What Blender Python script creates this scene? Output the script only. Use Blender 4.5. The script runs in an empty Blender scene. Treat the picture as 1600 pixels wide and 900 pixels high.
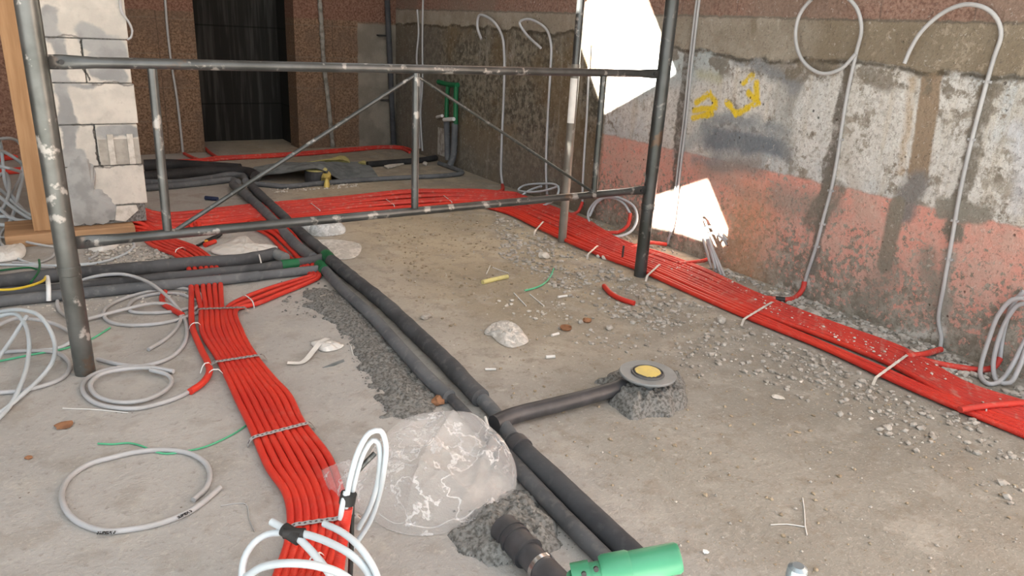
import bpy, math, random
from mathutils import Vector, Matrix, noise
random.seed(7)
S = bpy.context.scene
COL = S.collection

# ------------------------------------------------------------------ camera
F = 1139.0
CAMH = 1.0
_D = Vector((-180, 3200, F)).normalized()
_Y = Vector((-788, -455, F)); _Y = (_Y - _D * _Y.dot(_D)).normalized()
_X = _Y.cross(-_D)
AX = (_X, _Y, -_D)                       # world axes seen from the camera (x right, y down, z forward)
EYE = Vector((0, 0, CAMH))
def ray(u, v):
    c = Vector((u - 800, v - 450, F))
    return Vector((AX[0].dot(c), AX[1].dot(c), AX[2].dot(c)))
def P(u, v, z=0.0):                      # point on the horizontal plane at height z
    d = ray(u, v); q = EYE + d * ((z - CAMH) / d.z)
    if z < .2 and q.x > WX - .018: q.x = WX - .018      # never inside the wall
    return q
WX, BY = 2.64, 5.86
def RW(u, v, off=0.0):                   # point on the plane parallel to the right wall
    d = ray(u, v); q = EYE + d * ((WX - off) / d.x)
    return P(u, v, .009) if off > 0 and q.z < .009 else q
def PY(u, v, y):                         # point on a plane parallel to the back wall
    d = ray(u, v); return EYE + d * (y / d.y)
def PT(q, r=0.01):                       # (u, v), (u, v, height) or (u, v, distance from the wall, 'w')
    return RW(q[0], q[1], q[2]) if len(q) == 4 else P(q[0], q[1], q[2] if len(q) > 2 else r)
def depth(p):
    q = p - EYE
    return sum(AX[i][2] * q[i] for i in range(3))
cam = bpy.data.cameras.new('camera'); co = bpy.data.objects.new('camera', cam); COL.objects.link(co)
right = Vector([AX[i][0] for i in range(3)]); up = -Vector([AX[i][1] for i in range(3)]); back = -Vector([AX[i][2] for i in range(3)])
co.matrix_world = Matrix(((right.x, up.x, back.x, 0), (right.y, up.y, back.y, 0), (right.z, up.z, back.z, CAMH), (0, 0, 0, 1)))
cam.sensor_width = 36; cam.lens = F * 36 / 1600; cam.clip_start = 0.02
S.camera = co

# ------------------------------------------------------------------ light
W = bpy.data.worlds.new('sky'); S.world = W; W.use_nodes = True
bg = W.node_tree.nodes['Background']; bg.inputs[0].default_value = (0.93, 0.97, 1.0, 1); bg.inputs[1].default_value = 1.45
SUN = Vector((1, -0.19, -0.6))
sl = bpy.data.lights.new('sun', 'SUN'); sl.energy = 64; sl.angle = math.radians(0.35); sl.color = (1, .96, .88)
so = bpy.data.objects.new('sun', sl); COL.objects.link(so); so.rotation_euler = SUN.to_track_quat('-Z', 'Y').to_euler(); so.location = (-6, 3, 6)
S.view_settings.view_transform = 'Standard'; S.view_settings.look = 'None'
S.view_settings.exposure = 0.6; S.view_settings.gamma = 1; S.view_settings.use_curve_mapping = False
CEIL, CFRONT, XL = 3.0, 0.6, -4.0

# ------------------------------------------------------------------ node helper
class MT:
    def __init__(s, name, rough=0.8, metal=0.0, spec=0.3):
        s.m = bpy.data.materials.new(name); s.m.use_nodes = True
        s.nt = s.m.node_tree; s.b = s.nt.nodes['Principled BSDF']
        s.b.inputs['Roughness'].default_value = rough; s.b.inputs['Metallic'].default_value = metal
        s.b.inputs['Specular IOR Level'].default_value = spec
        s.tc = s.nt.nodes.new('ShaderNodeTexCoord')
        s.P = s.tc.outputs['Object']
    def put(s, sock, v):
        if isinstance(v, bpy.types.NodeSocket): s.nt.links.new(v, sock)
        elif isinstance(v, (tuple, list, Vector)) and sock.type == 'RGBA': sock.default_value = (*v[:3], 1)
        else: sock.default_value = v
    def n(s, t, ins, out=0, **kw):
        nd = s.nt.nodes.new('ShaderNode' + t)
        for k, v in kw.items(): setattr(nd, k, v)
        for k, v in ins.items(): s.put(nd.inputs[k], v)
        return nd.outputs[out]
    def ma(s, op, a, b=0.0, clamp=False): return s.n('Math', {0: a, 1: b}, operation=op, use_clamp=clamp)
    def vm(s, op, a, b=(0, 0, 0), out=0): return s.n('VectorMath', {0: a, 1: b}, out, operation=op)
    def noise(s, scale, detail=4, vec=None, rough=0.55, out=0):
        return s.n('TexNoise', {'Vector': vec or s.P, 'Scale': scale, 'Detail': detail, 'Roughness': rough}, out)
    def voro(s, scale, vec=None, out=0): return s.n('TexVoronoi', {'Vector': vec or s.P, 'Scale': scale}, out)
    def step(s, x, lo, hi): return s.n('MapRange', {0: x, 1: lo, 2: hi, 3: 0.0, 4: 1.0}, interpolation_type='SMOOTHSTEP')
    def mix(s, f, a, b):
        nd = s.nt.nodes.new('ShaderNodeMix'); nd.data_type = 'RGBA'
        s.put(nd.inputs[0], f); s.put(nd.inputs[6], a); s.put(nd.inputs[7], b); return nd.outputs[2]
    def mul(s, a, b): return s.ma('MULTIPLY', a, b)
    def inv(s, a): return s.ma('SUBTRACT', 1.0, a)
    def xyz(s, v=None): 
        nd = s.nt.nodes.new('ShaderNodeSeparateXYZ'); s.put(nd.inputs[0], v or s.P); return nd.outputs
    def warp(s, amt, scale=3, detail=4):
        c = s.noise(scale, detail, out=1)
        c = s.vm('SUBTRACT', c, (.5, .5, .5)); c = s.n('VectorMath', {0: c, 'Scale': amt}, 0, operation='SCALE')
        return s.vm('ADD', s.P, c)
    def seg(s, vec, a, b, r, soft):        # mask: within r of the segment a-b (3D points)
        a, b = Vector(a), Vector(b); ba = b - a; L2 = max(ba.length_squared, 1e-6)
        pa = s.vm('SUBTRACT', vec, tuple(a))
        h = s.n('VectorMath', {0: pa, 1: tuple(ba / L2)}, 1, operation='DOT_PRODUCT')
        h = s.ma('ADD', h, 0.0, True)
        q = s.n('VectorMath', {0: tuple(ba), 'Scale': h}, 0, operation='SCALE')
        d = s.n('VectorMath', {0: s.vm('SUBTRACT', pa, q)}, 1, operation='LENGTH')
        return s.inv(s.step(d, r - soft, r + soft))
    def band(s, x, lo, hi, soft): return s.mul(s.step(x, lo - soft, lo + soft), s.inv(s.step(x, hi - soft, hi + soft)))
    def color(s, c): s.put(s.b.inputs['Base Color'], c); return s
    def bump(s, h, strength=0.3, dist=0.01):
        nd = s.nt.nodes.new('ShaderNodeBump'); s.put(nd.inputs['Height'], h)
        nd.inputs['Strength'].default_value = strength; nd.inputs['Distance'].default_value = dist
        s.nt.links.new(nd.outputs[0], s.b.inputs['Normal']); return s

def simple(name, c, c2=None, scale=20, rough=.6, metal=0, spec=.3, bump=0.0, lo=.4, hi=.65):
    m = MT(name, rough, metal, spec); nz = m.noise(scale, 5)
    m.color(m.mix(m.step(nz, lo, hi), c, c2 or tuple(v * .8 for v in c)))
    if bump: m.bump(nz, bump, .006)
    return m.m

# ------------------------------------------------------------------ materials
def floor_mat():
    m = MT('dusty_concrete', .92, 0, .15); x, y, z = m.xyz(m.warp(.5, 1.3, 3))
    n1, n2, n3 = m.noise(1.6, 5), m.noise(9, 6), m.noise(60, 4, rough=.7)
    grey = m.mix(m.step(n1, .35, .65), (.345, .337, .322), (.415, .405, .388))
    tan = m.mix(m.step(n1, .35, .65), (.32, .275, .205), (.43, .37, .275))
    ftan = m.mul(m.step(x, .8, 1.5), m.step(y, .95, 2.3))
    c = m.mix(ftan, grey, tan)
    c = m.mix(m.mul(m.mul(m.step(x, .75, 1.2), m.inv(m.step(y, 1.0, 2.0))), .95), c, m.mix(m.step(n1, .35, .65), (.235, .222, .192), (.295, .28, .245)))
    gravelly = m.mul(m.step(m.ma('SUBTRACT', x, m.mul(y, .12)), 1.25, 1.7), .7)
    c = m.mix(m.mul(gravelly, m.step(n2, .36, .58)), c, (.235, .22, .19))
    c = m.mix(m.mul(m.step(n2, .5, .66), .42), c, (.26, .235, .20))
    c = m.mix(m.mul(m.step(m.noise(5.5, 6, rough=.65), .54, .64), .3), c, (.46, .44, .395))
    c = m.mix(m.mul(m.step(m.noise(24, 5, rough=.7), .58, .72), .4), c, (.56, .53, .48))
    c = m.mix(m.mul(m.step(n3, .56, .68), .5), c, (.17, .15, .13))
    c = m.mix(m.mul(m.step(m.noise(120, 3, rough=.7), .55, .68), .35), c, (.56, .53, .48))
    c = m.mix(m.mul(m.mul(m.step(m.noise(17, 6, rough=.75), .52, .62), m.step(x, .6, 1.1)), .45), c, (.22, .19, .15))
    c = m.mix(m.mul(m.step(m.noise(3.2, 3), .64, .72), .5), c, (.25, .205, .16))
    far = m.mul(m.step(y, 3.9, 4.8), .25)
    c = m.mix(far, c, (.27, .245, .205))
    dots = m.inv(m.step(m.voro(38), .06, .12))
    c = m.mix(m.mul(dots, m.step(m.noise(4, 3), .55, .68)), c, (.16, .13, .11))
    m.color(c); m.bump(m.ma('ADD', m.mul(n2, .9), m.mul(n3, .5)), .65, .012)
    return m.m

def wall_mat():
    m = MT('old_painted_concrete', .93, 0, .12)
    w1, w2, w3 = m.warp(.07, 11, 4), m.warp(.16, 5, 5), m.warp(.02, 25, 3)
    x, y, z = m.xyz(w1); xs, ys, zs = m.xyz(w3); xr, yr, zr = m.xyz()
    nA, nB, nC, nD = m.noise(7, 8, rough=.65), m.noise(26, 6, rough=.7), m.noise(80, 4, rough=.7), m.noise(2.2, 5)
    streak = m.noise(1, 6, vec=m.n('Mapping', {'Vector': m.P, 'Scale': (1, 16, 1.6)}), rough=.6)
    grey = m.mix(m.step(nB, .35, .65), (.215, .19, .155), (.37, .34, .29))
    # white paint, upper part
    white = m.mix(m.step(nD, .4, .62), (.60, .585, .55), (.46, .49, .50))
    white = m.mix(m.mul(m.step(streak, .5, .66), .5), white, (.46, .40, .31))
    nP = m.noise(48, 6, rough=.7)
    white = m.mix(m.mul(m.step(nP, .5, .6), .55), white, (.33, .305, .27))
    white = m.mix(m.mul(m.step(m.noise(30, 6, rough=.75), .56, .64), .6), white, (.72, .71, .68))
    cov = m.step(m.ma('ADD', m.mul(nA, .65), m.mul(m.noise(34, 6, rough=.7), .45)), .455, .53)
    up_ = m.step(zs, .475, .49)
    c = m.mix(m.mul(cov, up_), grey, white)
    # pink paint, lower part
    pink = m.mix(m.step(nA, .4, .65), (.66, .31, .25), (.56, .36, .30))
    pcov = m.ma('ADD', m.mul(nA, .32), m.ma('ADD', m.mul(nP, .72), m.mul(zr, .34)))
    pcov = m.mul(m.step(pcov, .565, .62), .92)
    c = m.mix(m.mul(pcov, m.inv(up_)), c, pink)
    c = m.mix(m.mul(m.mul(m.inv(up_), .5), m.seg(w2, RW(1165, 330), RW(1160, 430), .13, .12)), c, (.60, .31, .16))  # warm glow beside the sun patch, put into the colour as orange
    def S_(a, b, r, soft, col, f=1.0, w=w2, brk=None):
        nonlocal c
        k = m.seg(w, RW(*a), RW(*b), r, soft)
        k = m.mul(k, f)
        if brk is not None: k = m.mul(k, brk)
        c = m.mix(k, c, col)
    brkC = m.ma('ADD', .45, m.mul(m.step(nB, .35, .55), .55)); brkA = m.step(nA, .40, .56); brkB = m.step(nB, .42, .56)
    # blue-grey smears and pale blue wash
    S_((1000, 130), (1120, 90), .07, .06, (.36, .42, .43), .75)
    S_((1105, 215), (1222, 235), .05, .03, (.16, .18, .20), .95)
    S_((1110, 255), (1180, 262), .04, .03, (.25, .225, .205), .9)
    S_((1062, 235), (1110, 195), .035, .03, (.30, .33, .335), .7)
    S_((1120, 190), (1225, 205), .02, .02, (.20, .225, .24), .8)
    S_((1205, 95), (1240, 125), .04, .02, (.20, .18, .15), .8, w1)
    S_((1245, 120), (1235, 170), .03, .02, (.26, .245, .215), .7, w1)
    S_((1330, 120), (1330, 330), .025, .02, (.40, .35, .29), .35)
    S_((1590, 200), (1590, 330), .03, .02, (.55, .57, .62), .5)
    S_((1085, 250), (1160, 235), .02, .03, (.22, .235, .24), .8)
    S_((1150, 75), (1235, 135), .035, .03, (.22, .235, .245), .85)
    S_((1100, 185), (1190, 190), .02, .02, (.26, .28, .29), .7)
    S_((1215, 150), (1235, 260), .035, .03, (.30, .30, .28), .5)
    S_((1215, 300), (1290, 330), .05, .04, (.27, .25, .215), .7)
    S_((1090, 262), (1230, 330), .03, .03, (.36, .26, .21), .5)
    # repaired brown stripe running down the wall
    S_((1458, 112), (1434, 275), .036, .006, (.27, .20, .135), .95, w3)
    S_((1428, 120), (1405, 270), .014, .012, (.38, .25, .12), .5, w1)
    S_((1428, 290), (1408, 330), .05, .02, (.20, .19, .18), .95, w1)
    S_((1402, 320), (1382, 415), .03, .008, (.23, .205, .165), .95, w3)
    S_((1385, 420), (1360, 480), .05, .04, (.23, .21, .175), .6)
    S_((1450, 395), (1465, 480), .04, .03, (.24, .225, .19), .8)
    # cable chases cut into the plaster
    S_((1082, 0), (1046, 365), .024, .006, (.155, .142, .125), 1, w1, brkC)
    S_((1326, 110), (1268, 420), .024, .006, (.175, .16, .138), 1, w1, brkC)
    S_((1300, 300), (1272, 345), .05, .012, (.20, .18, .15), .9, w1, brkC)
    S_((1545, 120), (1490, 370), .026, .006, (.20, .18, .15), 1, w1, brkC)
    S_((1482, 325), (1528, 335), .04, .012, (.24, .225, .19), .95, w1)
    S_((1480, 400), (1468, 540), .022, .012, (.30, .285, .25), .8, w1)
    S_((1468, 520), (1410, 522), .022, .012, (.58, .56, .52), .85, w1, brkB)
    S_((1215, 452), (1265, 440), .022, .012, (.55, .53, .49), .85, w1, brkB)
    # brown damp patches
    S_((1440, 100), (1490, 95), .03, .02, (.22, .175, .115), .9, w1)
    S_((1255, 95), (1300, 100), .035, .02, (.19, .155, .105), .85, w1)
    S_((1335, 60), (1335, 20), .014, .006, (.52, .50, .48), .9, w1)
    # yellow spray scrawl
    Yc = (.72, .52, .03)
    for a, b in (((1083, 184), (1112, 178)), ((1088, 160), (1108, 146)), ((1108, 146), (1118, 160)), ((1118, 162), (1104, 180)), ((1084, 172), (1118, 168)),
                 ((1136, 160), (1150, 178)), ((1150, 178), (1168, 170)), ((1170, 145), (1184, 160)), ((1184, 160), (1168, 168)), ((1176, 118), (1162, 130)), ((1182, 130), (1183, 152))):
        S_(a, b, .014, .007, Yc, .95, w3, m.step(nB, .33, .45))
    S_((1095, 115), (1125, 122), .02, .02, (.42, .40, .22), .5, w1)
    # dark, damp left end of the wall
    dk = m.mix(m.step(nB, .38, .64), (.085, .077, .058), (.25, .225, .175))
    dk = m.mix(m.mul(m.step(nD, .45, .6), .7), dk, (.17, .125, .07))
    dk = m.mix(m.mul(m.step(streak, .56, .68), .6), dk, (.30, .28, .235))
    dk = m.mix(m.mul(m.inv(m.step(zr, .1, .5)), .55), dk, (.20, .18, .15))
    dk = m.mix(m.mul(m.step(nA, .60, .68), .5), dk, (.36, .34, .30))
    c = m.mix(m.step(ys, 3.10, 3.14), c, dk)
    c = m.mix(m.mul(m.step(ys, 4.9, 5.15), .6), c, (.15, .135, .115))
    # concrete ring beam and brick courses above
    zb = m.xyz(m.warp(.1, 5, 5))[2]
    edge = m.ma('ADD', .945, m.mul(m.step(yr, 2.6, 3.2), .05))
    inb = m.step(m.ma('SUBTRACT', zb, edge), -.006, .006)
    beam = m.mix(m.step(nA, .4, .6), (.335, .30, .245), (.27, .235, .185))
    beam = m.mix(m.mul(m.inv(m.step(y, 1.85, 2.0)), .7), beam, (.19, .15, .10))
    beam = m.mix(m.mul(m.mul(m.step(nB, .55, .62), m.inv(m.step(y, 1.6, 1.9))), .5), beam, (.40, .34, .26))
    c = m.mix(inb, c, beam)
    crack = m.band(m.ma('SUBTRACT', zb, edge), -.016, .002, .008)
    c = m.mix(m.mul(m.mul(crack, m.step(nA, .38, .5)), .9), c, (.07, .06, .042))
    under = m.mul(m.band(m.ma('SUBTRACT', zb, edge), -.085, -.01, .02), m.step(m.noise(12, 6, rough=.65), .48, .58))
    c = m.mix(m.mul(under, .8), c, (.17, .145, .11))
    S_((1175, 30), (1178, 45), .016, .012, (.20, .165, .12), .8, w1)
    brick = m.mix(m.step(nC, .35, .65), (.17, .10, .075), (.33, .21, .165))
    brick = m.mix(m.mul(m.step(nD, .45, .6), .6), brick, (.22, .17, .135))
    c = m.mix(m.step(zs, 1.098, 1.106), c, brick)
    c = m.mix(m.mul(m.band(zs, 1.094, 1.103, .004), .6), c, (.10, .085, .07))
    jy = m.ma('ABSOLUTE', m.ma('SUBTRACT', m.ma('FRACT', m.ma('DIVIDE', ys, .33)), .5))
    c = m.mix(m.mul(m.mul(m.step(zs, 1.10, 1.11), m.step(jy, .485, .497)), .6), c, (.12, .09, .075))
    # pits and specks
    pits = m.mul(m.inv(m.step(m.voro(17), .05, .10)), m.step(m.noise(3.5, 3), .5, .6))
    c = m.mix(m.mul(pits, .75), c, (.07, .06, .05))
    c = m.mix(m.mul(m.step(nC, .57, .66), .5), c, (.12, .10, .085))
    c = m.mix(m.mul(m.step(m.noise(55, 4, rough=.7), .60, .69), .4), c, (.60, .57, .52))
    c = m.mix(m.mul(m.step(m.noise(130, 3, rough=.7), .58, .7), .35), c, (.10, .085, .07))
    m.color(c)
    h = m.ma('ADD', m.mul(nA, .7), m.ma('ADD', m.mul(nB, .5), m.mul(nC, .25)))
    h = m.ma('SUBTRACT', h, m.mul(pits, .5)); h = m.ma('ADD', h, m.mul(inb, .25))
    m.bump(h, .8, .02)
    return m.m

def back_mat():
    m = MT('rough_brown_block', .95, 0, .1); x, y, z = m.xyz(m.warp(.02, 12, 4))
    nA, nC = m.noise(5, 6), m.noise(70, 5, rough=.75)
    c = m.mix(m.step(nC, .35, .65), (.105, .066, .042), (.27, .18, .12))
    c = m.mix(m.mul(m.step(nA, .45, .62), .55), c, (.14, .10, .075))
    fz = m.ma('ABSOLUTE', m.ma('SUBTRACT', m.ma('FRACT', m.ma('DIVIDE', z, .235)), .5))
    c = m.mix(m.mul(m.step(fz, .47, .495), .5), c, (.19, .15, .115))
    fx = m.ma('ABSOLUTE', m.ma('SUBTRACT', m.ma('FRACT', m.ma('DIVIDE', x, .42)), .5))
    c = m.mix(m.mul(m.step(fx, .485, .497), .5), c, (.06, .045, .035))
    pl = m.mul(m.step(x, 2.30, 2.315), m.inv(m.step(z, .965, .985)))
    c = m.mix(pl, c, m.mix(m.step(nA, .4, .6), (.26, .235, .195), (.19, .17, .14)))
    c = m.mix(m.step(z, .985, .995), c, m.mix(m.step(nC, .35, .65), (.13, .065, .045), (.25, .15, .11)))
    redleft = m.inv(m.step(x, .62, .66))
    c = m.mix(m.mul(redleft, .7), c, m.mix(m.step(nC, .35, .65), (.17, .085, .06), (.33, .20, .155)))
    m.color(c); m.bump(m.ma('ADD', nC, nA), .7, .012)
    return m.m

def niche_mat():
    m = MT('dark_recess_boarding', .9, 0, .1)  # dark boards; the gloom of the unlit recess is in their colour too
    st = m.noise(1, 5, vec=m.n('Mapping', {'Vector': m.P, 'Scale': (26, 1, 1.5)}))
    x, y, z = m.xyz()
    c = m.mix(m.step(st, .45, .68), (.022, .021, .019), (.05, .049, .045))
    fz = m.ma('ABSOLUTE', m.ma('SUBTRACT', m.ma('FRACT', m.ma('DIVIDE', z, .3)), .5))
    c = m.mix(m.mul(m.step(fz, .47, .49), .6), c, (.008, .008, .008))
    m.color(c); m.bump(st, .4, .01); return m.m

def pier_mat():
    m = MT('aerated_block_and_mortar', .93, 0, .15)
    x, y, z = m.xyz(m.warp(.004, 40, 3)); nA, nB = m.noise(9, 6), m.noise(45, 5)
    w = m.warp(.09, 9, 6)
    c = m.mix(m.step(nA, .35, .65), (.60, .565, .51), (.48, .46, .42))
    c = m.mix(m.mul(m.step(nB, .58, .7), .35), c, (.40, .38, .34))
    mort = m.mix(m.step(nA, .35, .6), (.27, .275, .275), (.35, .355, .35))
    def S_(a, b, r, soft=.008, f=1.0, col=None):
        nonlocal c
        A, B = PY(*a, 3.72), PY(*b, 3.72); A.y = B.y = 0
        c = m.mix(m.mul(m.seg(w2, A, B, r, soft), f), c, col or mort)
    nd = m.n('CombineXYZ', {0: m.xyz(w)[0], 1: 0.0, 2: m.xyz(w)[2]}); w2 = nd
    for a, b, r in (((120, 285), (125, 335), .055), ((140, 335), (185, 345), .03), ((75, 20), (80, 55), .035), ((88, 60), (118, 330), .028), ((140, 58), (180, 75), .05), ((150, 110), (185, 118), .035),
                    ((95, 190), (110, 200), .03), ((165, 205), (205, 208), .03), ((105, 245), (125, 250), .035), ((98, 120), (100, 180), .02), ((150, 90), (190, 95), .03), ((105, 130), (140, 130), .012)):
        S_(a, b, r)
    for a, b in (((75, 60), (128, 60)), ((140, 128), (207, 130)), ((110, 194), (146, 194)), ((140, 260), (227, 258)), ((175, 320), (215, 319))):
        S_(a, b, .004, .003, .8, (.17, .16, .15))
    for a, b in (((128, 62), (133, 120)), ((148, 196), (156, 258))):
        S_(a, b, .0035, .002, .95, (.06, .055, .05))
    m.color(c); m.bump(m.ma('ADD', m.mul(nA, .6), nB), .45, .008); return m.m

def tube_mat(name, c1, c2, rough, pitch=None, dust=.3, dustc=(.42, .39, .35), spec=.35):
    m = MT(name, rough, 0, spec); nA, nB = m.noise(6, 4), m.noise(40, 5)
    c = m.mix(m.step(nA, .35, .65), c1, c2)
    c = m.mix(m.mul(m.step(nB, .52, .7), dust), c, dustc)
    m.color(c)
    if pitch:
        u = m.n('SeparateXYZ', {0: m.tc.outputs['UV']}, 0)
        m.bump(m.ma('SINE', m.mul(u, 2 * math.pi / pitch)), .2, .0012)
    else: m.bump(nB, .25, .004)
    return m.m

def steel_mat(name, c1, c2, splat, rough=.42, metal=.75):
    m = MT(name, rough, metal, .5); nA, nB = m.noise(6, 5), m.noise(22, 6)
    c = m.mix(m.step(nA, .35, .65), c1, c2)
    k = m.mul(m.step(nB, .58, .65), splat)
    c = m.mix(k, c, (.44, .42, .39)); c = m.mix(m.mul(m.step(m.noise(9, 4), .64, .7), .5), c, (.16, .09, .05))
    m.color(c); m.put(m.b.inputs['Metallic'], m.mul(m.inv(k), metal)); m.bump(nB, .2, .003); return m.m

def strap_mat():
    m = MT('perforated_strap', .4, .7, .5)
    nd = m.nt.nodes.new('ShaderNodeSeparateXYZ'); m.put(nd.inputs[0], m.tc.outputs['UV'])
    f = m.ma('ABSOLUTE', m.ma('SUBTRACT', m.ma('FRACT', m.ma('DIVIDE', nd.outputs[0], .011)), .5))
    v = m.ma('ABSOLUTE', m.ma('SUBTRACT', nd.outputs[1], .5))
    hole = m.mul(m.inv(m.step(f, .2, .26)), m.inv(m.step(v, .2, .28)))
    m.color(m.mix(hole, (.25, .23, .22), (.06, .04, .04))); return m.m

def wood_mat(name, c1, c2):
    m = MT(name, .75, 0, .2)
    g = m.noise(1, 5, vec=m.n('Mapping', {'Vector': m.P, 'Scale': (40, 40, 3)}))
    c = m.mix(m.step(g, .35, .65), c1, c2)
    kn = m.inv(m.step(m.voro(5, m.n('Mapping', {'Vector': m.P, 'Scale': (1.6, 1, .7)})), .05, .13))
    c = m.mix(m.mul(kn, .8), c, (.13, .06, .03)); m.color(c); m.bump(g, .2, .003); return m.m

def plank_mat():
    m = MT('raw_plank', .8, 0, .2)
    g = m.noise(1, 5, vec=m.n('Mapping', {'Vector': m.P, 'Scale': (3, 40, 40)}))
    m.color(m.mix(m.step(g, .35, .65), (.42, .26, .145), (.30, .18, .10))); return m.m

def film_mat(name, base_a, tint=(.85, .86, .86), rough=.18, crease=30, face=.35, rdg=.22, rw=.06):
    m = MT(name, rough, 0, .6); m.color(tint)
    lw = m.n('LayerWeight', {'Blend': .35}, 1)
    nz = m.noise(crease, 5, rough=.6, vec=m.warp(.05, 9, 3))
    pt = m.n('NewGeometry', {}, 'Pointiness')
    ridge = m.inv(m.step(m.ma('ABSOLUTE', m.ma('SUBTRACT', nz, .5)), .0, rw))
    a = m.ma('ADD', base_a, m.ma('ADD', m.mul(m.step(pt, .505, .56), .5), m.ma('ADD', m.mul(lw, face), m.mul(ridge, rdg))), True)
    m.put(m.b.inputs['Alpha'], a); m.bump(nz, .6, .01)
    return m.m

M = dict(
    floor=floor_mat(), wall=wall_mat(), back=back_mat(), niche=niche_mat(), pier=pier_mat(),
    ceil=simple('ceiling_concrete', (.42, .40, .37), rough=.95, scale=6),
    red=tube_mat('red_conduit_plastic', (.60, .040, .022), (.52, .030, .020), .42, .0045, .12, (.55, .25, .20)),
    redd=tube_mat('dusty_red_conduit_plastic', (.56, .045, .030), (.44, .040, .032), .55, None, .5, (.50, .25, .20)),
    cable=tube_mat('light_grey_cable_sheath', (.43, .44, .46), (.36, .36, .36), .4, None, .15, (.48, .45, .41)),
    wcable=tube_mat('white_cable_sheath', (.50, .56, .60), (.45, .50, .53), .38, None, .1, (.5, .48, .45)),
    gcable=tube_mat('grey_wall_cable_sheath', (.40, .40, .40), (.33, .33, .33), .45, None, .2, (.48, .45, .41)),
    blk=tube_mat('black_foam_insulation', (.035, .037, .042), (.06, .064, .07), .8, None, .2, (.12, .12, .12)),
    blk2=tube_mat('dusty_dark_pipe_lagging', (.045, .047, .051), (.085, .089, .096), .75, None, .35, (.16, .158, .152)),
    pvc=tube_mat('grey_lagging', (.085, .092, .10), (.13, .138, .147), .65, None, .3, (.25, .25, .25)),
    post=steel_mat('scaffold_post_steel', (.145, .15, .145), (.08, .085, .078), .75, .38, .6),
    dpost=steel_mat('backlit_and_dark_steel', (.075, .08, .08), (.05, .055, .05), .25, .4, .6),  # scaffold steel darkened for the backlit right side; also serves plain dark steel
    rail=steel_mat('scaffold_rail_steel', (.10, .104, .104), (.055, .058, .056), .5, .36, .6),
    prop=steel_mat('prop_steel', (.22, .205, .18), (.15, .14, .12), .3, .5, .4),
    strap=strap_mat(), wood=wood_mat('pale_timber', (.40, .245, .13), (.31, .18, .09)), plank=plank_mat(),
    mortar=simple('grey_mortar', (.22, .22, .21), (.10, .098, .09), 110, .95, bump=.9),
    green=simple('green_pipe_plastic', (.045, .25, .135), (.035, .21, .11), 8, .38, spec=.5),
    dgreen=simple('deep_green_pipe_plastic', (.012, .13, .05), (.01, .10, .04), 8, .45),
    flange=simple('grey_flange_plastic', (.20, .215, .22), (.25, .26, .26), 12, .4, spec=.5),
    darkp=simple('dark_drain_plastic', (.10, .10, .10), (.14, .14, .14), 15, .5),
    yellow=simple('yellow_foil', (.66, .52, .15), (.56, .45, .16), 25, .5),
    rag=simple('yellow_rag', (.55, .50, .20), (.42, .38, .16), 20, .8),
    black=simple('black_tape', (.02, .02, .02), (.035, .035, .035), 20, .45),
    rubber=simple('black_fitting_plastic', (.035, .036, .04), (.055, .055, .06), 20, .45, spec=.5),
    chrome=simple('bare_metal', (.6, .6, .6), (.5, .5, .5), 20, .25, 1.0),
    stone=simple('grey_stone', (.42, .40, .365), (.25, .23, .20), 30, .95, bump=.5),
    pale=simple('pale_plaster_lump', (.60, .57, .52), (.46, .43, .38), 30, .95, bump=.5),
    brown=simple('brown_brick_chip', (.30, .15, .08), (.20, .10, .055), 30, .9, bump=.4),
    white=simple('white_plastic', (.68, .68, .66), (.6, .6, .58), 20, .5),
    sheet=simple('dark_membrane', (.19, .21, .215), (.11, .125, .13), 14, .75, bump=.2),
    label=simple('pale_label', (.74, .73, .70), (.62, .61, .58), 10, .6),
    gwire=simple('green_wire_sheath', (.10, .45, .25), (.08, .36, .2), 10, .45),
    ywire=simple('yellow_wire_sheath', (.62, .46, .04), (.5, .37, .03), 10, .45),
    yscrap=simple('pale_yellow_foam', (.62, .56, .24), (.5, .45, .2), 30, .7),
    orange=simple('orange_grip', (.70, .30, .03), (.6, .25, .03), 30, .5),
    blue=simple('dark_blue_plastic', (.02, .03, .07), (.03, .04, .09), 30, .5),
    film=film_mat('clear_bag_film', .15, (.78, .78, .78), .10, 9, .28, .34, .025), haze=film_mat('milky_film', .5, (.72, .70, .66), .3, 14),
    packing=film_mat('pale_packing_film', .55, (.72, .76, .78), .2, 22),
    wrap=film_mat('white_sheet_film', .85, (.66, .65, .62), .35, 12),
)

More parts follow.
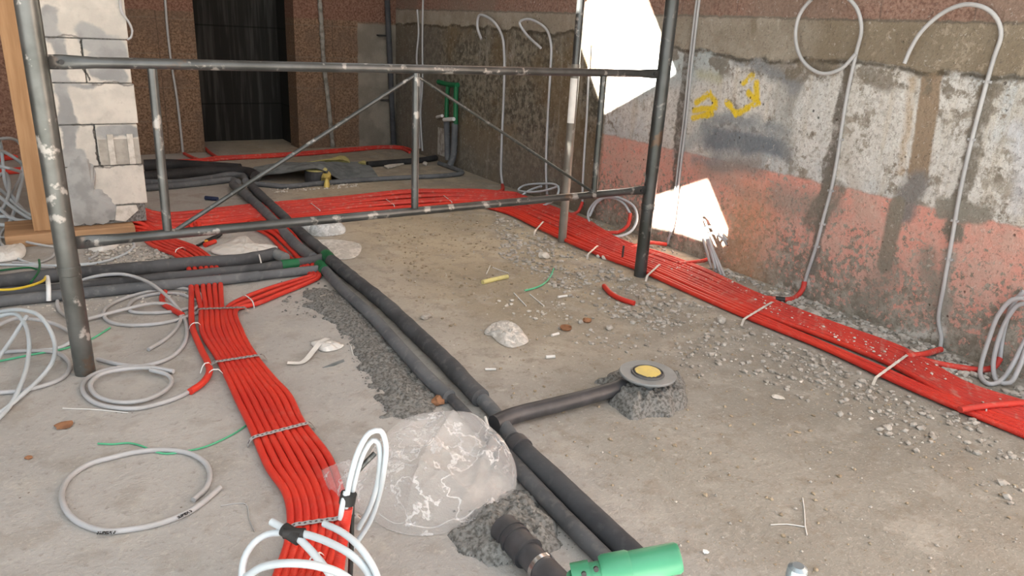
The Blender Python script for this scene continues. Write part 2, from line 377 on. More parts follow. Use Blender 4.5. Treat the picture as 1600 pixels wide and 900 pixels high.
# ------------------------------------------------------------------ mesh helpers
def spline(pts, step=.02):
    pts = [Vector(p) for p in pts]
    if len(pts) < 3: 
        a, b = pts; n = max(2, int((b - a).length / step)); return [a.lerp(b, i / n) for i in range(n + 1)]
    q = [pts[0] * 2 - pts[1]] + pts + [pts[-1] * 2 - pts[-2]]; out = []
    for i in range(1, len(q) - 2):
        a, b, c, d = q[i - 1], q[i], q[i + 1], q[i + 2]
        t0 = 0; t1 = t0 + max((b - a).length, 1e-5) ** .5; t2 = t1 + max((c - b).length, 1e-5) ** .5; t3 = t2 + max((d - c).length, 1e-5) ** .5
        n = max(2, min(40, int((c - b).length / step)))
        for k in range(n):
            t = t1 + (t2 - t1) * k / n
            A1 = a * ((t1 - t) / (t1 - t0)) + b * ((t - t0) / (t1 - t0)); A2 = b * ((t2 - t) / (t2 - t1)) + c * ((t - t1) / (t2 - t1)); A3 = c * ((t3 - t) / (t3 - t2)) + d * ((t - t2) / (t3 - t2))
            B1 = A1 * ((t2 - t) / (t2 - t0)) + A2 * ((t - t0) / (t2 - t0)); B2 = A2 * ((t3 - t) / (t3 - t1)) + A3 * ((t - t1) / (t3 - t1))
            out.append(B1 * ((t2 - t) / (t2 - t1)) + B2 * ((t - t1) / (t2 - t1)))
    out.append(pts[-1]); return out

class MB:
    def __init__(s): s.v, s.f, s.uv, s.sm = [], [], [], []
    def add(s, vs, fs, uv=None, smooth=True):
        o = len(s.v); s.v += [Vector(p) for p in vs]; s.uv += uv or [(0, 0)] * len(vs)
        s.f += [tuple(i + o for i in f) for f in fs]; s.sm += [smooth] * len(fs); return s
    def tube(s, pts, r, seg=10, step=.02, caps=True, raw=False):
        p = [Vector(q) for q in pts] if raw else spline(pts, step); n = len(p)
        rr = r if callable(r) else (lambda t: r)
        t = (p[1] - p[0]).normalized(); ref = Vector((0, 0, 1)) if abs(t.z) < .9 else Vector((1, 0, 0))
        nrm = (ref - t * ref.dot(t)).normalized(); vs, fs, uv = [], [], []; L = 0
        for i in range(n):
            t2 = (p[min(i + 1, n - 1)] - p[max(i - 1, 0)])
            t2 = t2.normalized() if t2.length > 1e-9 else t
            nrm = (nrm - t2 * nrm.dot(t2)).normalized(); bi = t2.cross(nrm); t = t2
            if i: L += (p[i] - p[i - 1]).length
            R = rr(i / (n - 1))
            for k in range(seg):
                a = 2 * math.pi * k / seg; vs.append(p[i] + (nrm * math.cos(a) + bi * math.sin(a)) * R); uv.append((L, k / seg))
        for i in range(n - 1):
            for k in range(seg):
                k2 = (k + 1) % seg; fs.append((i * seg + k, i * seg + k2, (i + 1) * seg + k2, (i + 1) * seg + k))
        s.add(vs, fs, uv)
        if caps:
            s.add(vs[:seg], [tuple(range(seg))[::-1]], smooth=False); s.add(vs[-seg:], [tuple(range(seg))], smooth=False)
        return s
    def cyl(s, a, b, r, r2=None, seg=20):
        a, b = Vector(a), Vector(b); r2 = r if r2 is None else r2
        return s.tube([a, b], lambda t: r + (r2 - r) * t, seg, raw=True)
    def lathe(s, prof, c, seg=40):      # prof: (radius, z)
        vs = [Vector((c[0] + r * math.cos(2 * math.pi * k / seg), c[1] + r * math.sin(2 * math.pi * k / seg), c[2] + z)) for r, z in prof for k in range(seg)]
        fs = [(i * seg + k, i * seg + (k + 1) % seg, (i + 1) * seg + (k + 1) % seg, (i + 1) * seg + k) for i in range(len(prof) - 1) for k in range(seg)]
        s.add(vs, fs, smooth=False); return s
    def box(s, lo, hi):
        x0, y0, z0 = lo; x1, y1, z1 = hi
        vs = [(x0, y0, z0), (x1, y0, z0), (x1, y1, z0), (x0, y1, z0), (x0, y0, z1), (x1, y0, z1), (x1, y1, z1), (x0, y1, z1)]
        return s.add(vs, [(3, 2, 1, 0), (4, 5, 6, 7), (0, 1, 5, 4), (1, 2, 6, 5), (2, 3, 7, 6), (3, 0, 4, 7)], smooth=False)
    def rock(s, c, r, rng, sub=1, flat=.65, smooth=False):
        import bmesh
        bm = bmesh.new(); bmesh.ops.create_icosphere(bm, subdivisions=sub, radius=1)
        sx, sy = rng.uniform(.75, 1.25), rng.uniform(.75, 1.25); a = rng.uniform(0, 6.28); off = Vector((rng.uniform(0, 50), rng.uniform(0, 50), 0))
        vs = []
        for v in bm.verts:
            q = v.co * (1 + .45 * noise.noise(v.co * 1.6 + off)); q = Vector((q.x * sx, q.y * sy, q.z * flat))
            vs.append(Vector((q.x * math.cos(a) - q.y * math.sin(a), q.x * math.sin(a) + q.y * math.cos(a), q.z)) * r + Vector(c))
        s.add(vs, [tuple(v.index for v in f.verts) for f in bm.faces], smooth=smooth); bm.free(); return s
    def build(s, name, mat, parent=None, bevel=0):
        me = bpy.data.meshes.new(name)
        if parent is None:
            xs = [v.x for v in s.v]; ys = [v.y for v in s.v]; zs = [v.z for v in s.v]
            o0 = Vector(((min(xs) + max(xs)) / 2, (min(ys) + max(ys)) / 2, min(zs)))
        else: o0 = Vector(parent['_o'])
        me.from_pydata([v - o0 for v in s.v], [], s.f); me.polygons.foreach_set('use_smooth', s.sm)
        ul = me.uv_layers.new(name='UVMap')
        for lp in me.loops: ul.data[lp.index].uv = s.uv[lp.vertex_index]
        me.materials.append(M[mat] if isinstance(mat, str) else mat); me.update()
        o = bpy.data.objects.new(name, me); COL.objects.link(o)
        if parent is None: o.location = o0
        else: o.parent = parent
        o['_o'] = tuple(o0)
        if bevel:
            b = o.modifiers.new('edge', 'BEVEL'); b.width = bevel; b.segments = 2; b.limit_method = 'ANGLE'
        return o
def tag(o, label, cat, group=None, kind=None):
    o['label'] = label; o['category'] = cat
    if group: o['group'] = group
    if kind: o['kind'] = kind
    return o
def thing(name, loc, label, cat, group=None):
    o = bpy.data.objects.new(name, None); COL.objects.link(o); o.location = loc; o['_o'] = tuple(loc); o.empty_display_size = .05
    return tag(o, label, cat, group)
def struct(name, mb, mat):
    o = mb.build(name, mat); 
    L = o.location.copy()                      # keep world coordinates for the texture: bake location back
    for v in o.data.vertices: v.co += L
    o.location = (0, 0, 0); o['kind'] = 'structure'; o['_o'] = (0, 0, 0); return o

def polymesh(poly, thick, step, hfun):
    pass
def inside(p, poly):
    c = False; n = len(poly)
    for i in range(n):
        a, b = poly[i], poly[(i + 1) % n]
        if (a.y > p.y) != (b.y > p.y) and p.x < (b.x - a.x) * (p.y - a.y) / (b.y - a.y) + a.x: c = not c
    return c
def edge_d(p, poly):
    best = 9
    for i in range(len(poly)):
        a, b = poly[i], poly[(i + 1) % len(poly)]; ba = b - a
        h = max(0, min(1, (p - a).dot(ba) / max(ba.length_squared, 1e-9))); best = min(best, (p - a - ba * h).length)
    return best
def mound(mb, px, h, step=.008, fall=.05, rough=.5, freq=30, ragged=.02, z0=-.002):
    poly = [P(*q).to_2d() for q in px]
    x0 = min(p.x for p in poly) - .02; x1 = max(p.x for p in poly) + .02; y0 = min(p.y for p in poly) - .02; y1 = max(p.y for p in poly) + .02
    nx, ny = int((x1 - x0) / step) + 1, int((y1 - y0) / step) + 1; idx = {}; vs = []
    for j in range(ny):
        for i in range(nx):
            q = Vector((x0 + i * step, y0 + j * step)); d = edge_d(q, poly) * (1 if inside(q, poly) else -1)
            d += ragged * noise.noise(Vector((q.x * 22, q.y * 22, 3)))*1.2
            if d < -step * 1.5: continue
            n1 = noise.fractal(Vector((q.x * freq, q.y * freq, 0)), 1, 2, 4)
            z = z0 if d <= 0 else h * (1 - math.exp(-d / fall)) * (1 + rough * n1) + .25 * h * rough * noise.noise(Vector((q.x * 90, q.y * 90, 7)))*min(1, d / .01) + .003
            idx[i, j] = len(vs); vs.append(Vector((q.x, q.y, max(z, z0))))
    fs = [(idx[i, j], idx[i + 1, j], idx[i + 1, j + 1], idx[i, j + 1]) for (i, j) in idx if all(k in idx for k in ((i + 1, j), (i, j + 1), (i + 1, j + 1)))]
    return mb.add(vs, fs)

# ------------------------------------------------------------------ the shell
nx, ny = 2, 2
struct('floor', MB().box((-9, -8, -.1), (WX + .3, BY + 1.0, 0)), 'floor')
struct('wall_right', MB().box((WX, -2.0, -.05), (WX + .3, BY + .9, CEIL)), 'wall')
dx0, dx1 = 1.088, 1.80
struct('wall_back', MB().box((XL - .3, BY, -.05), (dx0, BY + .22, CEIL)).box((dx1, BY, -.05), (WX, BY + .22, CEIL)).box((dx0, BY, 2.1), (dx1, BY + .22, CEIL)), 'back')
struct('wall_niche', MB().box((dx0 - .3, BY + .52, -.05), (dx1 + .3, BY + .60, CEIL)).box((dx0 - .3, BY + .22, -.05), (dx0 - .02, BY + .52, CEIL)).box((dx1 + .02, BY + .22, -.05), (dx1 + .3, BY + .52, CEIL)).box((dx0 - .3, BY + .22, 2.1), (dx1 + .3, BY + .52, 2.2)), 'niche')
struct('wall_left', MB().box((XL - .3, 1.4, -.05), (XL, BY, CEIL)), 'back')

# unseen concrete ceiling; two added openings, shaped to cast the wall's sun patches
import bmesh
def ceiling():
    p1 = [(1055, 113), (944, 176), (909, 74), (911, 8), (936, -12), (985, -70)]
    p2 = [(1105, 283), (1141, 373), (1126, 383), (1065, 362), (1015, 351), (1015, 312)]
    bm = bmesh.new(); loops = []
    outer = [(XL - .3, CFRONT), (WX + .3, CFRONT), (WX + .3, BY + .9), (XL - .3, BY + .9)]
    def loop(pts, z):
        vs = [bm.verts.new((a, b, z)) for a, b in pts]; return vs, [bm.edges.new((vs[i], vs[(i + 1) % len(vs)])) for i in range(len(vs))]
    holes = [[RW(*q) for q in p] for p in (p1, p2)]
    bounce_opening = [(1.55, 2.6), (2.35, 2.6), (2.35, 4.4), (1.55, 4.4)]      # unseen opening added so sun on the upper wall bounces onto the floor
    rings = {}
    for z in (CEIL, CEIL + .05):
        es = []; rr = []
        vs, e = loop(outer, z); es += e; rr.append(vs)
        for h in holes:
            pts = []
            for w in h:
                t = (w.z - z) / SUN.z; q = w - SUN * t; pts.append((q.x, q.y))
            vs, e = loop(pts, z); es += e; rr.append(vs)
        vs, e = loop(bounce_opening, z); es += e; rr.append(vs)
        bmesh.ops.triangle_fill(bm, edges=es, use_beauty=True); rings[z] = rr
    for a, b in zip(rings[CEIL], rings[CEIL + .05]):
        for i in range(len(a)):
            j = (i + 1) % len(a); bm.faces.new((a[i], a[j], b[j], b[i]))
    bmesh.ops.recalc_face_normals(bm, faces=bm.faces)
    me = bpy.data.meshes.new('ceiling'); bm.to_mesh(me); bm.free(); me.materials.append(M['ceil'])
    o = bpy.data.objects.new('ceiling', me); COL.objects.link(o); o['kind'] = 'structure'
ceiling()

# ------------------------------------------------------------------ aerated-block pier, timber
YP = 3.72
def zx(u, v): q = PY(u, v, YP); return q.x, q.z
pier = thing('block_pier', (.26, YP + .12, 0), 'pale aerated concrete block pier smeared with grey mortar, standing on a plank', 'masonry pier')
courses = [(.141, .321, .262), (.325, .504, .24), (.508, .680, None), (.684, .863, .235), (.867, 1.045, None), (1.049, 1.225, .22), (1.229, 1.41, None), (1.414, 1.6, .22)]
mb = MB()
for i, (z0, z1, split) in enumerate(courses):
    xr = .416 - (.006 if i % 2 else 0); xl = .03
    for a, b in (((xl, split - .002), (split + .002, xr)) if split and i else ((xl, xr),)):
        mb.box((a, YP, z0), (b, YP + .24, z1))
bl = mb.build('blocks', 'pier', pier, .004)
for v in bl.data.vertices: v.co += Vector(pier['_o'])
bl.matrix_parent_inverse = Matrix.Translation(-Vector(pier['_o']))
mb = MB().box((.05, YP + .012, .055), (.405, YP + .235, 1.59)); mb.build('mortar_core', 'mortar', pier)
gp = MB().box((.246, YP - .0025, .328), (.408, YP + .01, .44)).build('groove_panel', simple('groove_shade_tan', (.40, .375, .335), (.33, .31, .275), 30, .95), pier)  # recess shading of the grooves, painted as a tan panel on the face
for xa in (.283, .362): MB().box((xa, YP - .008, .327), (xa + .024, YP + .01, .462)).build('rib', 'pale', gp)
rng = random.Random(3)
mb = MB()      # lump of broken block at the foot
A = [zx(182, 322), zx(213, 320), zx(216, 328), zx(196, 346), zx(180, 344)]
vs = [(a, YP - .004, b) for a, b in A] + [(a, YP + .2, b) for a, b in A]
mb.add(vs, [(0, 1, 2, 3, 4)[::-1], (5, 6, 7, 8, 9)] + [(i, (i + 1) % 5, 5 + (i + 1) % 5, 5 + i) for i in range(5)], smooth=False)
lb = mb.build('broken_block', 'pale', pier); 
mb = MB(); A = [zx(*q) for q in ((108, 245), (130, 240), (150, 262), (138, 285), (170, 305), (185, 325), (182, 342), (160, 350), (118, 352), (100, 345))]
B_ = []
for i in range(len(A)):
    for k in range(8):
        f = k / 8; a_, b_ = A[i], A[(i + 1) % len(A)]; x_, z_ = a_[0] + (b_[0] - a_[0]) * f, a_[1] + (b_[1] - a_[1]) * f
        B_.append((x_ + .014 * noise.noise(Vector((x_ * 45, z_ * 45, 1))), z_ + .014 * noise.noise(Vector((x_ * 45, z_ * 45, 9)))))
A = B_; n = len(A); ctr = (sum(a for a, b in A) / n, sum(b for a, b in A) / n); vs = [(a, YP + .002, b) for a, b in A] + [(ctr[0] + (a - ctr[0]) * .7, YP - .009, ctr[1] + (b - ctr[1]) * .7) for a, b in A] + [(ctr[0], YP - .012, ctr[1])]
mb.add(vs, [(i, (i + 1) % n, n + (i + 1) % n, n + i) for i in range(n)] + [(n + i, n + (i + 1) % n, 2 * n) for i in range(n)])
M['smear'] = simple('smoothed_grey_mortar', (.36, .365, .36), (.27, .275, .27), 16, .9, bump=.5)
mb.build('mortar_smear', 'smear', pier)
o = MB().box((-.155, 3.655, 0), (.345, 3.93, .053)).build('timber_plank', 'plank', bevel=.003)
tag(o, 'thick raw timber plank lying on the floor under the block pier', 'plank')
mb = MB(); x0, x1 = -.047, .026
mb.box((x0, YP - .02, .0535), (x1, YP + .14, 1.8))
tag(mb.build('timber_post', 'wood', bevel=.003), 'upright knotty timber board standing on the plank beside the block pier', 'timber board')

# ------------------------------------------------------------------ scaffold frame
YS = 2.235
sc = thing('scaffold_frame', (1.1, YS, 0), 'galvanised steel scaffold frame standing across the floor between two posts', 'scaffold')
bL, bR = P(133, 580), P(988, 426); bL.y = bR.y = YS
for b, mt in ((bL, 'post'), (bR, 'dpost')):
    pst = MB().tube([b, b + Vector((0, 0, 2.0))], .027, 24, raw=True).build('post', mt, sc)
    MB().lathe([(.0275, .30), (.0288, .302), (.0288, .325), (.0275, .327)], b).build('weld_ring', mt, pst)
def sp(u, v): return PY(u, v, YS)
def flat_tube(a, b, r):                     # tube flattened to a tongue at both ends
    mb = MB(); a, b = Vector(a), Vector(b); n = 60; seg = 14; d = (b - a).normalized(); sd = Vector((0, 1, 0)); upv = sd.cross(d).normalized(); L = (b - a).length
    vs = []
    for i in range(n + 1):
        s_ = L * i / n; e = min(s_, L - s_); k = min(1, max(0, (e - .055) / .03)); k = k * k * (3 - 2 * k)
        ry, rz = r * (.3 + .7 * k), r * (1.28 - .28 * k)
        vs += [a + d * s_ + sd * (ry * math.cos(6.2832 * j / seg)) + upv * (rz * math.sin(6.2832 * j / seg)) for j in range(seg)]
    fs = [(i * seg + j, i * seg + (j + 1) % seg, (i + 1) * seg + (j + 1) % seg, (i + 1) * seg + j) for i in range(n) for j in range(seg)]
    mb.add(vs, fs + [tuple(range(seg)), tuple(range(n * seg, n * seg + seg))]); return mb
zt, zb_ = .860, .388
for z, nm in ((zt, 'top_rail'), (zb_, 'bottom_rail')):
    xa, xb = bL.x + .024, bR.x - .024
    r_ = flat_tube((xa, YS, z), (xb, YS, z), .0145).build('rail', 'rail', sc)
    for xx in (xa + .03, xb - .03):
        MB().cyl((xx, YS - .012, z), (xx, YS + .012, z), .006, seg=12).build('bolt', 'black', r_)
for (a, b) in (((238, 112), (262, 362)), ((650, 124), (648, 325)), ((943, 120), (928, 300))):
    A, B = sp(*a), sp(*b); xm = (A.x + B.x) / 2
    MB().tube([(A.x, YS, zt - .012), (B.x, YS, zb_ + .012)], .0125, 14, raw=True).build('upright', 'rail' if a[0] < 900 else 'dpost', sc)
for (a, b, yy) in (((646, 119), (276, 359), .0), ((652, 119), (926, 300), .0)):
    A, B = sp(*a), sp(*b)
    MB().tube([A + Vector((0, yy, 0)), B + Vector((0, yy, 0))], .0068 if a[0] < 650 else .0052, 10, raw=True).build('brace', 'rail' if a[0] < 650 else 'dpost', sc)

# steel prop near the right wall
pp = P(878, 378)
pr = thing('steel_prop', pp, 'slim steel prop standing on the red conduits behind the scaffold', 'prop')
MB().tube([pp, pp + Vector((0, 0, .86))], .021, 20, raw=True).build('outer_tube', 'prop', pr)
MB().tube([pp + Vector((0, 0, .86)), pp + Vector((0, 0, 2.6))], .0185, 20, raw=True).build('inner_tube', 'rail', pr)
a0, a1 = PY(888, 192, pp.y).z, PY(890, 122, pp.y).z
mb = MB(); vs = []  # white patch wrapped round one side of the outer tube
for z in (a0, a1):
    for k in range(9):
        an = math.radians(165 + k * 13); vs.append(pp + Vector((.0218 * math.cos(an), .0218 * math.sin(an), z)))
mb.add(vs, [(k, k + 1, 10 + k, 9 + k) for k in range(8)]); mb.build('white_patch', 'label', pr)['label'] = 'white patch on the prop'
pin = P(972, 408); tag(MB().tube([pin, pin + Vector((0, 0, .075))], .005, 8, raw=True).build('steel_pin', 'rail'), 'short rusty steel pin standing upright in front of the red conduit run', 'pin')

# ------------------------------------------------------------------ red conduits
RC = .0105
def fr(a, b, f, z=RC): return P(*a, z).lerp(P(*b, z), f)
ords = ['first', 'second', 'third', 'fourth', 'fifth', 'sixth', 'seventh', 'eighth', 'ninth', 'tenth', 'eleventh', 'twelfth', 'thirteenth', 'fourteenth', 'fifteenth', 'sixteenth', 'seventeenth', 'eighteenth']
NA = 18
STA = [((212, 362), (218, 337), 17), ((250, 365), (250, 334), 17), ((396, 350), (396, 321), 17), ((540, 335), (540, 308), 17), ((650, 328), (650, 298), 17)]
BEND = [((735, 321), (752, 297), 17), ((785, 330), (812, 300), 17)]
RUN = [((841, 356), (884, 328), 14), ((885, 377), (926, 348), 13), ((955, 405), (980, 378), 12), ((998, 421), (1040, 398), 11.5), ((1079, 457), (1098, 421), 11), ((1167, 495), (1184, 461), 11),
       ((1287, 545), (1304, 508), 11), ((1384, 589), (1412, 548), 11), ((1485, 633), (1514, 603), 11), ((1600, 679), (1630, 642), 11), ((1730, 737), (1765, 690), 11)]
ends = {17: [(762, 300), (779, 301, .05, 'w'), (786, 292, .02, 'w')], 16: [(800, 303), (836, 313), (852, 314, .05, 'w'), (855, 306, .02, 'w')], 15: [(806, 306), (830, 318), (846, 321)],
        14: [(841, 319), (875, 331), (893, 335), (904, 330, .05, 'w'), (910, 316, .015, 'w')], 13: [(884, 332), (926, 350), (942, 362), (966, 363, .09, 'w'), (981, 352, .05, 'w'), (985, 333, .03, 'w')],
        12: [(922, 350), (960, 372), (985, 388), (1000, 381, .02), (1018, 379, .1, 'w'), (1041, 382, .02, 'w')]}
rng = random.Random(5)
def frac(i, N, k):
    f = i / N
    if k in (6, 7) : f = i * .07 if i < 3 else .40 + (i - 3) * .60 / 8
    return min(f, 1.0)
for i in range(NA):
    pts = [fr(a, b, i / N) for a, b, N in STA] + [fr(a, b, i / N) for a, b, N in BEND]
    for q in pts: q.z += rng.uniform(0, .004)
    if i in (4, 9, 13): pts[4].z += .016; pts[3].z += .008
    pts[0].z += (i % 3) * .018
    pts = [pts[0] + Vector((-.25, .06, 0))] + pts
    if i in ends:
        pts = pts[:(7 if i > 15 else 8) - (1 if i == 17 else 0)]
        pts += [PT(q, RC) for q in ends[i]]
    else:
        for k, (a, b, N) in enumerate(RUN):
            q = fr(a, b, frac(i, N, k)); q += Vector((rng.uniform(-.004, .004), 0, rng.uniform(0, .004))); pts.append(q)
    lab = 'red conduit of the wide band across the floor, %s from its front edge' % ords[i]
    if i in ends: lab = {17: 'red conduit at the very back of the band, ending below the far grey cable', 16: 'red conduit ending at a grey cable just behind the small white coil', 15: 'red conduit ending under the small white coil by the wall',
                         14: 'red conduit curling up to the wall just behind the steel prop', 13: 'red conduit curling up into the white coil between prop and scaffold post', 12: 'red conduit leading to the wall chase behind the dark scaffold post'}[i]
    tag(MB().tube(pts, .0098, 10, .03).build('conduit', 'redd' if i > 3 else 'red'), lab, 'conduit', 'red conduits of the wide floor band')

# ribbon in front: B comes from behind the pier, C from the band; both dive under the dark pipes
RIB = [((314, 482), (371, 482)), ((317, 520), (378, 520)), ((341, 560), (398, 556)), ((357, 592), (427, 592)), ((372, 625), (451, 618)), ((394, 670), (472, 660)), ((420, 730), (514, 716)), ((447, 770), (532, 765)), ((455, 810), (541, 805)), ((450, 850), (536, 850)), ((433, 900), (520, 905)), ((405, 990), (495, 990))]
topx = [308, 318, 327, 336, 345]
Bfan = [[(214, 352), (240, 378), (285, 398), (302, 414)], [(214, 349), (245, 375), (292, 397), (311, 413)], [(214, 346), (250, 373), (298, 393), (319, 412)], [(215, 343), (255, 371), (304, 391), (327, 411)], [(215, 340), (262, 370), (308, 388), (334, 410)]]
for i in range(8):
    if i < 5:
        pts = [P(*Bfan[i][0], RC + .01 * i)] + [P(*q, RC) for q in Bfan[i][1:]] + [P(topx[i] - 2, 432, RC), P(topx[i], 455, RC)]
    else:
        k = i - 5
        c0 = [(372, 352), (408, 362), (440, 382), (462, 404), (478, 420), (470, 428)]
        off = [(0, 0), (12, -1), (24, -3)][k]
        pts = [P(378 + 14 * k, 349, RC), P(415 + 10 * k, 365 - k, RC), P(436 + 11 * k, 384 - k, RC), P(455 + 10 * k, 404 - k, RC), P(478 + 9 * k, 425, RC), P(488 + 5 * k, 430 + 1.5 * k, RC), P(470 + 4 * k, 436 + 3.5 * k, RC), P(420 + 7 * k, 451 + 5 * k, RC), P(383 + 8 * k, 465 + 5 * k, RC)]
    pts += [fr(a, b, i / 7, RC + rng.uniform(0, .002)) for a, b in RIB]
    if i in (3, 4): pts[-7].z += .004
    tag(MB().tube(pts, .0091, 12, .015).build('conduit', 'red'), 'red conduit of the ribbon in front of the scaffold, %s from its %s edge' % (ords[i] if i < 4 else ords[7 - i], 'outer' if i < 4 else 'inner'), 'conduit', 'red conduits of the front ribbon')
pts = [P(212, 356, RC), P(236, 382, RC), P(277, 400, RC), P(293, 415, RC), P(297, 435, RC), P(299, 455, RC), P(299, 482, RC), P(301, 512, RC), P(314, 545, RC), P(325, 568, RC), P(327, 582, RC), P(316, 599, RC), P(297, 612, RC)]
c = thing('conduit', P(310, 500), 'red conduit splitting off beside the ribbon, a grey cable coming out of its end', 'conduit', 'red conduits of the front ribbon')
MB().tube(pts, .0098, 12, .015).build('tube', 'red', c)
for k in range(4):
    pts = [P(384 + 5 * k, 349 - 2 * k, RC + .012), P(424 + 7 * k, 362 - 2 * k, RC + .018), P(448 + 8 * k, 384, RC), P(470 + 8 * k, 408, RC), P(476 + 6 * k, 425, RC + .002)]
    tag(MB().tube(pts, .0098, 10, .02).build('conduit', 'red'), 'red conduit curving from the band under the dark pipe crossing, %s of four' % ords[k], 'conduit', 'four red conduits bending beside the main pipes')
# short stubs, branches and offcuts
def conduit(px, label, r=RC, mat='red', z=None, group=None, name='conduit'):
    return tag(MB().tube([PT(q, r) for q in px], r, 12, .012).build(name, mat), label, 'conduit', group)
conduit([(258, 456), (253, 465), (256, 475), (268, 483), (285, 492)], 'short bent red conduit stub lying within the grey cable coil', .0098)
conduit([(300, 349, .03), (298, 352, .03), (301, 357, .02)], 'short red conduit end poking up from the wide band')
conduit([(309, 347, .04), (312, 352, .03), (311, 357, .02)], 'cut red conduit end on the band beside another stub')
conduit([(944, 447), (955, 459), (972, 468), (991, 474)], 'loose curved red conduit offcut lying on bare dirt', .0105, name='conduit_offcut')
conduit([(320, 383), (336, 377)], 'short red conduit offcut beside the pliers', name='conduit_offcut')
conduit([(362, 379), (377, 374)], 'thin red conduit offcut at the edge of the white film', .006, name='conduit_offcut')
conduit([(1060, 412, .02), (1100, 407, .02), (1125, 401, .02)], 'dusty red conduit branch leading to the leaning pale cables', .009, 'redd')
conduit([(1415, 556, .02), (1440, 554, .02), (1470, 546, .02)], 'short dusty red conduit stub at the foot of the arched wall cable', .0105, 'redd')
conduit([(1437, 561, .015), (1470, 569, .015), (1505, 575, .015), (1532, 578, .09, 'w'), (1552, 574, .05, 'w'), (1562, 560, .02, 'w')], 'dusty red conduit leading to the coil at the pink wall', .0105, 'redd')
conduit([(1500, 640, .03), (1540, 634, .03), (1600, 629, .03), (1680, 622, .03)], 'dusty red conduit crossing over the run, fixed by a white tie', .0095, 'redd')
c = thing('conduit', P(1225, 468), 'red conduit elbow taped black, turning up to the looped wall cable', 'conduit')
MB().tube([P(1185, 464, .012), P(1210, 467, .012), P(1232, 468, .012), RW(1246, 462, .05), RW(1255, 450, .022), RW(1257, 440, .014)], .0105, 12, .01).build('tube', 'redd', c)
MB().tube([P(1211, 467, .012), P(1226, 468.5, .012)], .0115, 12, raw=True).build('tape', 'black', c)
for k, pts in enumerate(([(225, 254), (262, 252), (310, 250), (340, 246), (400, 243), (480, 238), (540, 233), (600, 229), (628, 230), (648, 236)], [(225, 256), (262, 254.5), (310, 252.5), (342, 249), (400, 246), (480, 241), (540, 236), (600, 231), (625, 232), (640, 238)])):
    conduit(pts, 'red conduit along the foot of the back wall, the one %s' % ('against the wall' if k == 0 else 'away from the wall'), .0115, 'redd', group='red conduits at the back wall')
conduit([(288, 240), (294, 243), (303, 247), (312, 250)], 'short red conduit stub at the foot of the brown wall', .0115, 'redd')
conduit([(321, 232), (330, 240), (340, 246)], 'short red conduit stub coming out beside the dark niche', .0115, 'redd')
for k, pts in enumerate(([(-10, 232), (10, 228), (30, 227)], [(-10, 250), (12, 246), (30, 244)], [(-10, 272), (10, 268), (34, 266)])):
    conduit(pts, 'red conduit seen behind the heap of white cables, %s from the wall' % ords[k], .02, 'redd', group='red conduits behind the cable heap')

# steel straps and ties over the conduits
def strap(a, b, label, z=.0235, w=.011, mat='strap', name='steel_strap', n=24, group='perforated steel straps over the conduits', over=.0):
    A, B = P(*a, z), P(*b, z); d = (B - A); L = d.length; d.normalize(); sd = Vector((-d.y, d.x, 0)) * (w / 2); vs, uv, fs = [], [], []
    for th in (0, .0015):
        for i in range(n + 1):
            s_ = i / n; e = min(s_, 1 - s_) * L; zz = z + over * math.sin(math.pi * s_) + .0008 * math.sin(s_ * 50) - (max(0, .018 - e) / .018) ** 2 * (z - .002) + th
            p = A + d * (L * s_); p.z = zz; vs += [p - sd, p + sd]; uv += [(L * s_, 0), (L * s_, 1)]
    for o_ in (0, 2 * (n + 1)):
        fs += [(o_ + 2 * i, o_ + 2 * i + 2, o_ + 2 * i + 3, o_ + 2 * i + 1) for i in range(n)]
    m_ = 2 * (n + 1); fs += [(2 * i + e, 2 * i + 2 + e, m_ + 2 * i + 2 + e, m_ + 2 * i + e) for i in range(n) for e in (0, 1)]
    return tag(MB().add(vs, fs, uv).build(name, mat), label, 'strap' if name == 'steel_strap' else 'cable tie', group)
strap((303, 483), (389, 480), 'perforated steel strap across the ribbon nearest the dark pipes')
strap((326, 567), (417, 553), 'perforated steel strap across the ribbon level with the cable coil')
strap((385, 686), (492, 658), 'perforated steel strap across the middle of the front ribbon')
strap((446, 822), (570, 804), 'perforated steel strap across the ribbon beside the clear plastic bag')
DS = dict(mat='pale', z=.025, w=.009)
strap((1010, 432), (1032, 412), 'dusty steel strap over the run at the foot of the dark scaffold post', **DS)
strap((1160, 500), (1210, 470), 'dusty steel strap over the red run before the looped wall cable', **DS)
strap((1366, 592), (1424, 550), 'steel strap over the red run below the arched wall cable', **DS)
strap((835, 362), (850, 345), 'dusty steel strap over the run just before the steel prop', **DS)
strap((918, 398), (935, 383), 'dusty steel strap over the run between prop and dark post', **DS)
for k, (a, b) in enumerate((((484, 316), (502, 330)), ((600, 309), (618, 322)), ((690, 303), (708, 317)))):
    strap(a, b, 'thin wire clip across the wide red band, %s from the dark pipes' % ords[k], .026, .004, 'white', 'wire_clip', 8, 'wire clips on the red band')
WT = 'white'
for a, b, l in (((293, 508), (317, 505), 'white cable tie round the ribbon conduits beside the grey coil'), ((312, 573), (333, 566), 'white cable tie just above the end of the split conduit'), ((322, 581), (350, 578), 'white cable tie holding the split conduit to the ribbon'),
                ((380, 460), (397, 473), 'white cable tie round the conduits curving into the ribbon'), ((478, 874), (512, 862), 'white cable tie on the ribbon beside the foreground cables'), ((1533, 625), (1543, 642), 'white cable tie on the crossing conduit at the frame edge'), ((272, 392), (290, 386), 'white cable tie on conduits by the block pier')):
    strap(a, b, l, .024, .004, WT, 'cable_tie', 12, 'white cable ties', .004)

